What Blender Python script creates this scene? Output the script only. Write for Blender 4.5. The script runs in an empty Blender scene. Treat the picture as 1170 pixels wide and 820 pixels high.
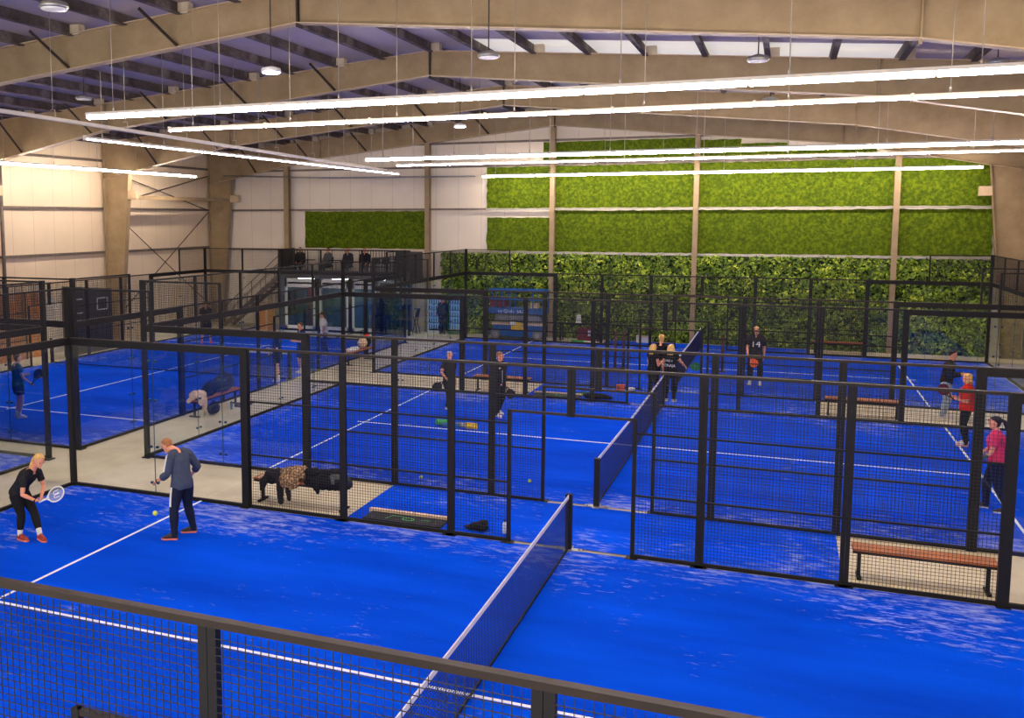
import bpy, math, random
from mathutils import Vector, Matrix, noise
random.seed(11)
col = bpy.context.scene.collection
V = Vector
PI = math.pi

# ------------------------------------------------------------------ materials
def srgb(r, g, b):
    f = lambda c: ((c/255)/12.92 if c/255 <= .04045 else ((c/255+.055)/1.055)**2.4)
    return (f(r), f(g), f(b), 1)

def base_mat(name):
    m = bpy.data.materials.new(name); m.use_nodes = True
    nt = m.node_tree; b = nt.nodes['Principled BSDF']
    return m, nt, b

def mat(name, rgb, rough=.6, metal=0.0, vary=.12, scale=6.0, bump=0.0, bscale=40.0, spec=.4):
    m, nt, b = base_mat(name)
    c = srgb(*rgb)
    tc = nt.nodes.new('ShaderNodeTexCoord')
    n = nt.nodes.new('ShaderNodeTexNoise'); n.inputs['Scale'].default_value = scale; n.inputs['Detail'].default_value = 4
    nt.links.new(tc.outputs['Object'], n.inputs['Vector'])
    r = nt.nodes.new('ShaderNodeValToRGB')
    r.color_ramp.elements[0].position = .3; r.color_ramp.elements[1].position = .7
    r.color_ramp.elements[0].color = tuple(x*(1-vary) for x in c[:3])+(1,)
    r.color_ramp.elements[1].color = tuple(min(1, x*(1+vary)) for x in c[:3])+(1,)
    nt.links.new(n.outputs['Fac'], r.inputs['Fac']); nt.links.new(r.outputs['Color'], b.inputs['Base Color'])
    b.inputs['Roughness'].default_value = rough; b.inputs['Metallic'].default_value = metal
    b.inputs['Specular IOR Level'].default_value = spec
    if bump:
        n2 = nt.nodes.new('ShaderNodeTexNoise'); n2.inputs['Scale'].default_value = bscale; n2.inputs['Detail'].default_value = 3
        nt.links.new(tc.outputs['Object'], n2.inputs['Vector'])
        bp_ = nt.nodes.new('ShaderNodeBump'); bp_.inputs['Strength'].default_value = bump
        nt.links.new(n2.outputs['Fac'], bp_.inputs['Height']); nt.links.new(bp_.outputs['Normal'], b.inputs['Normal'])
    return m

def emis(name, rgb, strength):
    m, nt, b = base_mat(name)
    b.inputs['Base Color'].default_value = (.8, .8, .8, 1)
    b.inputs['Emission Color'].default_value = srgb(*rgb); b.inputs['Emission Strength'].default_value = strength
    return m

def glass_mat(name, tint=(.984, .995, .993), refl=.06):
    m = bpy.data.materials.new(name); m.use_nodes = True
    nt = m.node_tree; nt.nodes.clear()
    o = nt.nodes.new('ShaderNodeOutputMaterial'); mx = nt.nodes.new('ShaderNodeMixShader')
    t = nt.nodes.new('ShaderNodeBsdfTransparent'); t.inputs['Color'].default_value = tint+(1,)
    g = nt.nodes.new('ShaderNodeBsdfGlossy'); g.inputs['Roughness'].default_value = .02
    g.inputs['Color'].default_value = (.85, .95, .92, 1)
    lw = nt.nodes.new('ShaderNodeLayerWeight'); lw.inputs['Blend'].default_value = .12
    mp = nt.nodes.new('ShaderNodeMath'); mp.operation = 'MULTIPLY_ADD'; mp.inputs[1].default_value = .2; mp.inputs[2].default_value = refl*.4
    nt.links.new(lw.outputs['Fresnel'], mp.inputs[0]); nt.links.new(mp.outputs[0], mx.inputs[0])
    nt.links.new(t.outputs[0], mx.inputs[1]); nt.links.new(g.outputs[0], mx.inputs[2]); nt.links.new(mx.outputs[0], o.inputs[0])
    return m

def turf_mat():
    m, nt, b = base_mat('blue_turf')
    N = nt.nodes.new; L = nt.links.new
    tc = N('ShaderNodeTexCoord')
    fine = N('ShaderNodeTexNoise'); fine.inputs['Scale'].default_value = 60; fine.inputs['Detail'].default_value = 5
    mp = N('ShaderNodeMapping'); mp.inputs['Scale'].default_value = (.28, 1.1, 1)
    L(tc.outputs['Object'], fine.inputs['Vector']); L(tc.outputs['Object'], mp.inputs['Vector'])
    big = N('ShaderNodeTexNoise'); big.inputs['Scale'].default_value = .9; big.inputs['Detail'].default_value = 5
    L(mp.outputs[0], big.inputs['Vector'])
    r1 = N('ShaderNodeValToRGB'); r1.color_ramp.elements[0].position = .3; r1.color_ramp.elements[1].position = .72
    r1.color_ramp.elements[0].color = (.0003, .050, .56, 1); r1.color_ramp.elements[1].color = (.0005, .092, .86, 1)
    L(big.outputs['Fac'], r1.inputs['Fac'])
    r2 = N('ShaderNodeValToRGB'); r2.color_ramp.elements[0].color = (.82, .82, .82, 1); r2.color_ramp.elements[1].color = (1.12, 1.12, 1.12, 1)
    L(fine.outputs['Fac'], r2.inputs['Fac'])
    mul = N('ShaderNodeMix'); mul.data_type = 'RGBA'; mul.blend_type = 'MULTIPLY'; mul.inputs['Factor'].default_value = 1
    L(r1.outputs['Color'], mul.inputs[6]); L(r2.outputs['Color'], mul.inputs[7])
    # drifts of pale sand lying in the pile, streaked along the court, thickest towards the court edges
    mp2 = N('ShaderNodeMapping'); mp2.inputs['Scale'].default_value = (1.1, 3.4, 1); mp2.inputs['Location'].default_value = (3.1, 1.7, 0)
    L(tc.outputs['Object'], mp2.inputs['Vector'])
    s1 = N('ShaderNodeTexNoise'); s1.inputs['Scale'].default_value = 2.6; s1.inputs['Detail'].default_value = 9; s1.inputs['Roughness'].default_value = .72
    s1.inputs['Distortion'].default_value = .4
    L(mp2.outputs[0], s1.inputs['Vector'])
    s2 = N('ShaderNodeTexNoise'); s2.inputs['Scale'].default_value = .42; s2.inputs['Detail'].default_value = 2
    L(tc.outputs['Object'], s2.inputs['Vector'])
    at = N('ShaderNodeAttribute'); at.attribute_name = 'sand'
    a0 = N('ShaderNodeMath'); a0.operation = 'ADD'; L(s1.outputs['Fac'], a0.inputs[0])
    a1 = N('ShaderNodeMath'); a1.operation = 'MULTIPLY_ADD'; a1.inputs[1].default_value = .5; L(s2.outputs['Fac'], a1.inputs[0])
    a2 = N('ShaderNodeMath'); a2.operation = 'MULTIPLY'; a2.inputs[1].default_value = .2; L(at.outputs['Fac'], a2.inputs[0])
    L(a2.outputs[0], a1.inputs[2]); L(a1.outputs[0], a0.inputs[1])
    rs = N('ShaderNodeMapRange'); rs.inputs['From Min'].default_value = .90; rs.inputs['From Max'].default_value = 1.10
    rs.inputs['To Max'].default_value = .72
    L(a0.outputs[0], rs.inputs['Value'])
    mx = N('ShaderNodeMix'); mx.data_type = 'RGBA'
    L(rs.outputs[0], mx.inputs['Factor']); L(mul.outputs[2], mx.inputs[6]); mx.inputs[7].default_value = (.42, .48, .8, 1)
    L(mx.outputs[2], b.inputs['Base Color'])
    b.inputs['Roughness'].default_value = .95; b.inputs['Specular IOR Level'].default_value = .03
    bp_ = N('ShaderNodeBump'); bp_.inputs['Strength'].default_value = .25; L(fine.outputs['Fac'], bp_.inputs['Height']); L(bp_.outputs[0], b.inputs['Normal'])
    return m

def stripe_wall_mat(name, rgb, pitch, axis, depth=.12, rough=.5):
    """panel cladding: shallow vertical joints every `pitch` metres"""
    m, nt, b = base_mat(name)
    N = nt.nodes.new; L = nt.links.new
    tc = N('ShaderNodeTexCoord'); sp = N('ShaderNodeSeparateXYZ'); L(tc.outputs['Object'], sp.inputs[0])
    d = N('ShaderNodeMath'); d.operation = 'DIVIDE'; d.inputs[1].default_value = pitch; L(sp.outputs[axis], d.inputs[0])
    fr = N('ShaderNodeMath'); fr.operation = 'FRACT'; L(d.outputs[0], fr.inputs[0])
    gt = N('ShaderNodeMath'); gt.operation = 'LESS_THAN'; gt.inputs[1].default_value = .022; L(fr.outputs[0], gt.inputs[0])
    n = N('ShaderNodeTexNoise'); n.inputs['Scale'].default_value = .8; L(tc.outputs['Object'], n.inputs['Vector'])
    c = srgb(*rgb)
    r = N('ShaderNodeValToRGB'); r.color_ramp.elements[0].color = tuple(x*.9 for x in c[:3])+(1,); r.color_ramp.elements[1].color = tuple(min(1, x*1.08) for x in c[:3])+(1,)
    L(n.outputs['Fac'], r.inputs['Fac'])
    mx = N('ShaderNodeMix'); mx.data_type = 'RGBA'; L(gt.outputs[0], mx.inputs['Factor']); L(r.outputs['Color'], mx.inputs[6])
    mx.inputs[7].default_value = tuple(x*(1-depth*2) for x in c[:3])+(1,)
    L(mx.outputs[2], b.inputs['Base Color']); b.inputs['Roughness'].default_value = rough
    return m

def ramp_mat(name, cols, scale, rough=.8, bump=.6, bscale=None, detail=6, vor=False):
    m, nt, b = base_mat(name)
    N = nt.nodes.new; L = nt.links.new
    tc = N('ShaderNodeTexCoord')
    n = N('ShaderNodeTexNoise'); n.inputs['Scale'].default_value = scale; n.inputs['Detail'].default_value = detail; n.inputs['Roughness'].default_value = .65
    L(tc.outputs['Object'], n.inputs['Vector'])
    r = N('ShaderNodeValToRGB'); el = r.color_ramp.elements
    k = len(cols)
    el[0].position = .28; el[0].color = srgb(*cols[0]); el[1].position = .72; el[1].color = srgb(*cols[-1])
    for i in range(1, k-1):
        e = el.new(.28+.44*i/(k-1)); e.color = srgb(*cols[i])
    L(n.outputs['Fac'], r.inputs['Fac']); L(r.outputs['Color'], b.inputs['Base Color'])
    b.inputs['Roughness'].default_value = rough; b.inputs['Specular IOR Level'].default_value = .25
    if bump:
        n2 = N('ShaderNodeTexNoise'); n2.inputs['Scale'].default_value = bscale or scale*2; L(tc.outputs['Object'], n2.inputs['Vector'])
        q = N('ShaderNodeBump'); q.inputs['Strength'].default_value = bump; L(n2.outputs['Fac'], q.inputs['Height']); L(q.outputs[0], b.inputs['Normal'])
    return m

def wood_mat(name, rgb, rgb2, scale=(2, 30, 30), rough=.5):
    m, nt, b = base_mat(name)
    N = nt.nodes.new; L = nt.links.new
    tc = N('ShaderNodeTexCoord'); mp = N('ShaderNodeMapping'); mp.inputs['Scale'].default_value = scale
    L(tc.outputs['Object'], mp.inputs[0]); n = N('ShaderNodeTexNoise'); n.inputs['Scale'].default_value = 1; n.inputs['Detail'].default_value = 5
    L(mp.outputs[0], n.inputs['Vector'])
    r = N('ShaderNodeValToRGB'); r.color_ramp.elements[0].position = .3; r.color_ramp.elements[1].position = .7
    r.color_ramp.elements[0].color = srgb(*rgb); r.color_ramp.elements[1].color = srgb(*rgb2)
    L(n.outputs['Fac'], r.inputs['Fac']); L(r.outputs['Color'], b.inputs['Base Color']); b.inputs['Roughness'].default_value = rough
    return m

M = {}
M['turf'] = turf_mat()
M['line'] = mat('white_line', (235, 238, 245), .8, vary=.05)
M['concrete'] = ramp_mat('beige_concrete', [(184, 172, 140), (208, 197, 164), (224, 214, 184)], .7, .55, .08, 12)
M['black'] = mat('black_steel', (22, 19, 18), .6, vary=.2, spec=.3)
M['topsteel'] = mat('black_top_rail', (40, 30, 22), .5, vary=.2, spec=.3)
M['wire'] = mat('black_wire', (12, 13, 22), .5, vary=.1)
M['net'] = mat('dark_net_cord', (16, 20, 62), .8, vary=.1)
M['tape'] = mat('white_net_tape', (225, 225, 228), .7, vary=.04)
M['galv'] = mat('galvanised_steel', (165, 165, 160), .35, .7, vary=.15)
M['glass'] = glass_mat('clear_glass')
M['seam'] = mat('glass_edge', (22, 60, 78), .3, vary=.1)
M['creamL'] = stripe_wall_mat('cream_cladding_left', (232, 212, 180), 1.1, 1)
M['creamB'] = stripe_wall_mat('cream_cladding_back', (226, 214, 194), 1.1, 0)
M['girt'] = mat('grey_girt', (118, 106, 96), .5, .3, vary=.15)
M['girtlight'] = mat('pale_girt', (170, 165, 150), .4, .4, vary=.12)
M['beam'] = ramp_mat('beige_painted_steel', [(140, 120, 88), (156, 135, 102), (170, 149, 114)], 1.4, .45, .1, 8)
M['beamlight'] = mat('cream_flange', (196, 172, 138), .45, vary=.08)
M['purlin'] = ramp_mat('dull_purlin', [(64, 56, 54), (98, 88, 84), (150, 140, 136)], 1.8, .7, .2, 8)
M['roof'] = stripe_wall_mat('lilac_grey_roof_sheet', (196, 182, 186), 1.0, 0, .06, .55)
M['cleat'] = mat('cream_cleat', (202, 188, 162), .5)
M['brace'] = mat('dark_brace', (52, 42, 36), .5)
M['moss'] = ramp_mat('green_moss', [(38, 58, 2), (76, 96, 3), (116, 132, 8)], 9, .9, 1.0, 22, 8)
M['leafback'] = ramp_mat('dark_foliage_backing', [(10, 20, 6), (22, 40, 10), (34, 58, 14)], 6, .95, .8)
M['white'] = mat('white_paint', (232, 232, 228), .4, vary=.03)
M['conduit'] = mat('white_conduit', (222, 214, 198), .4, vary=.05)
M['wirelight'] = mat('steel_suspension_wire', (190, 180, 165), .4, .5, vary=.05)
M['tube'] = emis('led_tube', (255, 236, 220), 50)
M['tubecool'] = emis('cool_led_tube', (238, 226, 255), 50)
M['lampglow'] = emis('lit_lamp_lens', (235, 240, 255), 22)
M['benchwood'] = wood_mat('orange_bench_wood', (150, 78, 30), (196, 118, 58))
M['palewood'] = wood_mat('pale_wood', (196, 160, 118), (232, 205, 170))
M['plywood'] = wood_mat('orange_plywood', (190, 116, 52), (232, 164, 96), (3, 8, 14))
M['darkpanel'] = stripe_wall_mat('charcoal_slats', (76, 71, 70), .07, 2, .25, .6)
M['darkpanel2'] = stripe_wall_mat('charcoal_vertical_slats', (60, 56, 55), .11, 0, .3, .6)
M['skin'] = mat('skin', (224, 150, 114), .5, vary=.05)
M['skinpale'] = mat('pale_skin', (230, 176, 152), .5, vary=.04)
M['blond'] = ramp_mat('blond_hair', [(164, 118, 58), (214, 170, 96), (240, 208, 140)], 30, .5, .5, 60)
M['brown'] = ramp_mat('brown_hair', [(64, 40, 24), (104, 68, 42), (130, 88, 54)], 30, .5, .5, 60)
M['ginger'] = ramp_mat('light_brown_short_hair', [(126, 80, 44), (166, 110, 66), (190, 134, 84)], 40, .6, .5, 80)
M['darkhair'] = ramp_mat('dark_hair', [(16, 12, 12), (34, 26, 24), (48, 36, 32)], 30, .4, .5, 60)
M['grey_hair'] = ramp_mat('grey_hair', [(120, 116, 112), (160, 156, 150), (190, 186, 180)], 30, .5, .4, 60)
def cloth(n, rgb, rough=.85, vary=.14):
    M[n] = mat(n+'_cloth', rgb, rough, vary=vary, scale=9, bump=.25, bscale=24, spec=.2)
for n, c in dict(cblack=(24, 23, 25), cblack2=(34, 33, 36), cnavy=(24, 30, 52), cslate=(66, 74, 92), cteal=(32, 84, 104), cwhite=(226, 222, 214), cjeans=(150, 164, 178),
                 cred=(214, 40, 22), cpink=(206, 50, 92), cgrey=(88, 90, 92), ccharcoal=(50, 50, 54), cblue=(24, 44, 104), cgreen=(46, 150, 60), cmaroon=(92, 26, 38)).items():
    cloth(n, c)
M['shoered'] = mat('red_shoe', (150, 52, 34), .5, vary=.5, scale=30)
M['shoewhite'] = mat('white_shoe', (225, 214, 206), .5)
M['shoedark'] = mat('dark_shoe', (52, 38, 40), .55, vary=.3, scale=30)
M['shoeneon'] = mat('coral_shoe', (240, 74, 70), .5)
M['solecoral'] = mat('coral_sole', (236, 128, 96), .5)
M['ballyellow'] = mat('yellow_felt', (214, 230, 60), .8, vary=.06)
M['leopard'] = None
def leopard():
    m, nt, b = base_mat('leopard_print')
    N = nt.nodes.new; L = nt.links.new
    tc = N('ShaderNodeTexCoord'); v = N('ShaderNodeTexVoronoi'); v.inputs['Scale'].default_value = 26; L(tc.outputs['Object'], v.inputs['Vector'])
    r = N('ShaderNodeValToRGB'); e = r.color_ramp.elements
    e[0].position = .25; e[0].color = srgb(150, 112, 76); e[1].position = .42; e[1].color = srgb(46, 32, 24)
    x = e.new(.62); x.color = srgb(190, 152, 110)
    L(v.outputs['Distance'], r.inputs['Fac']); L(r.outputs['Color'], b.inputs['Base Color']); b.inputs['Roughness'].default_value = .9
    return m
M['leopard'] = leopard()
M['liftblue'] = mat('lift_blue', (26, 92, 160), .4)
M['liftdark'] = mat('lift_dark_blue', (18, 48, 84), .4)
M['liftgrey'] = mat('lift_grey', (150, 150, 148), .45)
M['rubber'] = mat('black_rubber', (26, 26, 27), .8)
M['tyregrey'] = mat('grey_tyre', (120, 116, 110), .7)
M['yellow'] = mat('yellow_plastic', (238, 196, 40), .45)
M['orange'] = mat('orange_plastic', (232, 96, 44), .5)
M['green'] = mat('green_plastic', (60, 176, 84), .5)
M['bluebin'] = mat('blue_plastic', (30, 110, 170), .5)
M['darkgreen'] = mat('dark_green_plastic', (22, 96, 60), .6)
M['machineglow'] = emis('added_machine_glow', (150, 190, 255), .22)  # weak glow added to brighten the drinks machines
M['textwhite'] = mat('white_lettering', (236, 236, 236), .6, vary=.02)
M['vendframe'] = mat('vending_cabinet', (26, 34, 58), .35)
M['winglass'] = glass_mat('window_glass', (.74, .9, .9), .12)
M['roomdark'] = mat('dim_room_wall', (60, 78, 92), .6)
M['burgundy'] = mat('burgundy_board', (120, 36, 44), .5)
M['seatblue'] = mat('dark_blue_seat', (22, 34, 84), .5)
M['string'] = mat('grey_strings', (178, 178, 186), .6)
M['lens'] = mat('eye_dark', (40, 28, 24), .3)
M['stoneA'] = mat('dark_red_rubber', (70, 16, 30), .6)

# ------------------------------------------------------------------ mesh builder
class MB:
    def __init__(s): s.v = []; s.f = []; s.sm = []
    def add(s, vs, fs, smooth=False):
        o = len(s.v); s.v += [tuple(p) for p in vs]
        for f in fs: s.f.append(tuple(i+o for i in f)); s.sm.append(smooth)
        return s
    def frame_box(s, c, ax, ay, az):
        c, ax, ay, az = V(c), V(ax), V(ay), V(az); vs = []
        for k in (-1, 1):
            for j in (-1, 1):
                for i in (-1, 1): vs.append(c+ax*i+ay*j+az*k)
        return s.add(vs, [(0, 2, 3, 1), (4, 5, 7, 6), (0, 1, 5, 4), (2, 6, 7, 3), (0, 4, 6, 2), (1, 3, 7, 5)])
    def box(s, x0, y0, z0, x1, y1, z1):
        return s.frame_box(((x0+x1)/2, (y0+y1)/2, (z0+z1)/2), ((x1-x0)/2, 0, 0), (0, (y1-y0)/2, 0), (0, 0, (z1-z0)/2))
    def bar(s, p, q, w, h, up=(0, 0, 1)):
        p, q = V(p), V(q); d = (q-p); L = d.length
        if L < 1e-6: return s
        d /= L; side = d.cross(V(up))
        if side.length < 1e-4: side = d.cross(V((1, 0, 0)))
        side.normalize(); u = side.cross(d)
        return s.frame_box((p+q)/2, d*L/2, side*w/2, u*h/2)
    def tube(s, pts, rad, n=8, caps=True, flat=1.0, up=None, smooth=True):
        pts = [V(p) for p in pts]
        if not hasattr(rad, '__len__'): rad = [rad]*len(pts)
        rings = []; prev = None
        for i, p in enumerate(pts):
            d = (pts[min(i+1, len(pts)-1)]-pts[max(i-1, 0)]).normalized()
            if up is not None: a = V(up)-d*V(up).dot(d)
            elif prev is not None: a = prev-d*prev.dot(d)
            else:
                t = V((0, 0, 1)) if abs(d.z) < .9 else V((1, 0, 0)); a = t-d*t.dot(d)
            a.normalize(); prev = a; b = d.cross(a)
            r = rad[i]
            rings.append([p+a*math.cos(2*PI*k/n)*r*flat+b*math.sin(2*PI*k/n)*r for k in range(n)])
        return s.rings(rings, caps, smooth)
    def limb(s, pts, rad, n=10):
        """tube with rounded ends"""
        pts = [V(p) for p in pts]; rad = list(rad)
        d0 = (pts[0]-pts[1]).normalized(); d1 = (pts[-1]-pts[-2]).normalized()
        A = [pts[0]+d0*rad[0]*c for c in (.95, .7)]; ra = [rad[0]*.3, rad[0]*.72]
        B = [pts[-1]+d1*rad[-1]*c for c in (.7, .95)]; rb = [rad[-1]*.72, rad[-1]*.3]
        return s.tube(A+pts+B, ra+rad+rb, n)
    def rings(s, rings, caps=True, smooth=True, closed=False):
        n = len(rings[0]); vs = [p for r in rings for p in r]; fs = []
        m = len(rings)
        for i in range(m-1 if not closed else m):
            for k in range(n):
                a, b = i*n+k, i*n+(k+1) % n; c, d = ((i+1) % m)*n+(k+1) % n, ((i+1) % m)*n+k
                fs.append((a, b, c, d))
        if caps and not closed:
            fs.append(tuple(range(n-1, -1, -1))); fs.append(tuple((m-1)*n+k for k in range(n)))
        return s.add(vs, fs, smooth)
    def ell(s, c, ax, ay, az, nu=12, nv=8):
        c, ax, ay, az = V(c), V(ax), V(ay), V(az); R = []
        for j in range(1, nv):
            t = PI*j/nv
            R.append([c-az*math.cos(t)+(ax*math.cos(2*PI*k/nu)+ay*math.sin(2*PI*k/nu))*math.sin(t) for k in range(nu)])
        return s.rings(R)
    def ball(s, c, r, nu=12, nv=8): return s.ell(c, (r, 0, 0), (0, r, 0), (0, 0, r), nu, nv)
    def lathe(s, c, prof, n=16, axis=(0, 0, 1)):
        az = V(axis).normalized(); t = V((1, 0, 0)) if abs(az.x) < .9 else V((0, 1, 0)); ax = (t-az*t.dot(az)).normalized(); ay = az.cross(ax)
        return s.rings([[V(c)+az*z+(ax*math.cos(2*PI*k/n)+ay*math.sin(2*PI*k/n))*r for k in range(n)] for r, z in prof])
    def prism(s, poly, a, ext):
        """poly: list of 3D points (planar), extruded by ext"""
        n = len(poly); vs = [V(p) for p in poly]+[V(p)+V(ext) for p in poly]
        fs = [tuple(range(n-1, -1, -1)), tuple(range(n, 2*n))]+[(i, (i+1) % n, n+(i+1) % n, n+i) for i in range(n)]
        return s.add(vs, fs)
    def mesh(s, name, off=V((0, 0, 0))):
        me = bpy.data.meshes.new(name)
        me.from_pydata([(p[0]-off.x, p[1]-off.y, p[2]-off.z) for p in s.v], [], s.f)
        me.polygons.foreach_set('use_smooth', s.sm); me.update()
        return me

def tag(o, label=None, cat=None, group=None, kind=None):
    if label: o['label'] = label
    if cat: o['category'] = cat
    if group: o['group'] = group
    if kind: o['kind'] = kind
    return o
def thing(name, label, cat, loc=(0, 0, 0), group=None):
    o = bpy.data.objects.new(name, None); o.location = loc; o.empty_display_size = .2; col.objects.link(o)
    return tag(o, label, cat, group)
ORG = {}
def origin(o):
    p = V((0, 0, 0))
    while o is not None: p += o.location; o = o.parent
    return p
def part(name, mb, m, parent, label=None, kind=None):
    me = mb.mesh(name, origin(parent)) if isinstance(mb, MB) else mb
    o = bpy.data.objects.new(name, me)
    if m: me.materials.append(m)
    o.parent = parent; col.objects.link(o)
    if label: o['label'] = label
    if kind: o['kind'] = kind
    return o
def solo(name, mb, m, label, cat, loc=(0, 0, 0), group=None, kind=None):
    me = mb.mesh(name, V(loc)); me.materials.append(m)
    o = bpy.data.objects.new(name, me); o.location = loc; col.objects.link(o)
    return tag(o, label, cat, group, kind)
def struct(name, mb, m, parent=None):
    me = mb.mesh(name); me.materials.append(m); o = bpy.data.objects.new(name, me); col.objects.link(o)
    if parent: o.parent = parent
    else: o['kind'] = 'structure'
    return o
def copy_tree(o, loc=None, parent=None):
    c = o.copy(); col.objects.link(c)
    if parent: c.parent = parent
    if loc is not None: c.location = loc
    for ch in list(o.children): copy_tree(ch, None, c)
    return c
WORK = bpy.data.scenes.new('workbench')
def evaluate(o):
    """mesh of one object with its modifiers applied, worked out in a scene of its own"""
    WORK.collection.objects.link(o); vl = WORK.view_layers[0]; vl.update()
    me = bpy.data.meshes.new_from_object(o.evaluated_get(vl.depsgraph)); WORK.collection.objects.unlink(o)
    return me
def fuse(mb, voxel, smooth=3, name='m'):
    """melt overlapping pieces of one body into a single closed surface"""
    me = mb.mesh(name); o = bpy.data.objects.new(name, me)
    r = o.modifiers.new('r', 'REMESH'); r.mode = 'VOXEL'; r.voxel_size = voxel; r.use_smooth_shade = True
    if smooth:
        q = o.modifiers.new('s', 'SMOOTH'); q.factor = .5; q.iterations = smooth
    out = evaluate(o); bpy.data.objects.remove(o); bpy.data.meshes.remove(me)
    out.name = name
    return out
def fused(name, mb, voxel, m, parent, smooth=3, label=None):
    me = fuse(mb, voxel, smooth, name); me.transform(Matrix.Translation(-origin(parent)))
    for q in (m if isinstance(m, list) else [m]): me.materials.append(q)
    o = bpy.data.objects.new(name, me); o.parent = parent; col.objects.link(o)
    if label: o['label'] = label
    return o
def text(name, body, size, loc, rot, m, parent, depth=.004, align='CENTER'):
    cu = bpy.data.curves.new(name, 'FONT'); cu.body = body; cu.size = size; cu.extrude = depth; cu.align_x = align; cu.align_y = 'CENTER'
    t = bpy.data.objects.new(name, cu); me = evaluate(t)
    bpy.data.objects.remove(t)
    me.transform(Matrix.Translation(V(loc)-origin(parent)) @ rot.to_4x4())
    me.materials.clear(); me.materials.append(m)
    o = bpy.data.objects.new(name, me); o.parent = parent; col.objects.link(o)
    return o
exec_order = []

# ------------------------------------------------------------------ the hall
XL, XR, YB, XC = -24.3, 11.45, 36.6, -6.45
YF = -9.0
H1, H2, HL = 2.94, 3.92, 2.19          # fence, corner fence, opening lintel heights
def roof_z(x): return 10.2-.082*abs(x-XC)
b = MB(); b.box(XL-.3, YF, -.2, XR+.3, YB+.3, 0); struct('floor', b, M['concrete'])
b = MB(); b.prism([(XL, YF, 0), (XL, YB, 0), (XL, YB, roof_z(XL)), (XL, YF, roof_z(XL))], 0, (-.2, 0, 0)); struct('wall_left', b, M['creamL'])
b = MB(); b.prism([(XR, YF, 0), (XR, YB, 0), (XR, YB, roof_z(XR)), (XR, YF, roof_z(XR))], 0, (.2, 0, 0)); struct('wall_right', b, M['creamL'])
b = MB(); b.prism([(XL, YB, 0), (XR, YB, 0), (XR, YB, roof_z(XR)), (XC, YB, roof_z(XC)), (XL, YB, roof_z(XL))], 0, (0, .2, 0)); struct('wall_back', b, M['creamB'])
# roof: two slopes; the right slope has a band of translucent sheets between the purlins
PX = [XC+1.48*i for i in range(-12, 13)]
SKY0, SKY1 = 20.1, 23.6
rb = MB()
def roof_piece(mb, x0, x1, y0, y1, dz=.14):
    mb.prism([(x0, y0, roof_z(x0)), (x1, y0, roof_z(x1)), (x1, y0, roof_z(x1)+dz), (x0, y0, roof_z(x0)+dz)], 0, (0, y1-y0, 0))
roof_piece(rb, XL-.2, XC, YF, YB+.2); 
skx0, skx1 = XC+1.48, XC+11.84
roof_piece(rb, XC, skx0, YF, YB+.2); roof_piece(rb, skx1, XR+.2, YF, YB+.2)
roof_piece(rb, skx0, skx1, YF, SKY0); roof_piece(rb, skx0, skx1, SKY1, YB+.2)
ceil = struct('ceiling', rb, M['roof'])
def sky_mat():
    m, nt, b = base_mat('daylit_roof_sheet'); N = nt.nodes.new; L = nt.links.new
    tc = N('ShaderNodeTexCoord'); w = N('ShaderNodeTexWave'); w.bands_direction = 'Y'; w.inputs['Scale'].default_value = 1.6; w.inputs['Distortion'].default_value = .36
    L(tc.outputs['Object'], w.inputs[0]); r = N('ShaderNodeValToRGB'); r.color_ramp.elements[0].color = srgb(206, 196, 184); r.color_ramp.elements[1].color = srgb(250, 246, 236)
    L(w.outputs['Fac'], r.inputs['Fac']); L(r.outputs['Color'], b.inputs['Emission Color']); b.inputs['Emission Strength'].default_value = .36
    b.inputs['Base Color'].default_value = srgb(220, 215, 205)
    return m
SM = sky_mat()
k = 0
for i in range(len(PX)-1):
    a, c = PX[i], PX[i+1]
    if a < skx0-.1 or c > skx1+.1: continue
    k += 1
    b = MB(); roof_piece(b, a+.02, c-.02, SKY0, SKY1, .06); struct('window_%d' % k, b, SM)
# purlins with cleats
for i, x in enumerate(PX+[XL+.5]):
    z = roof_z(x)-.01; b = MB(); b.box(x-.035, YF, z-.235, x+.035, YB, z); b.box(x-.035, YF, z-.25, x+.1, YB, z-.22)
    o = solo('roof_purlin', b, M['purlin'], 'dusty dark steel purlin running front to back under the roof sheets', 'roof beam', (x, YF, z), 'roof purlins')
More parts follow.
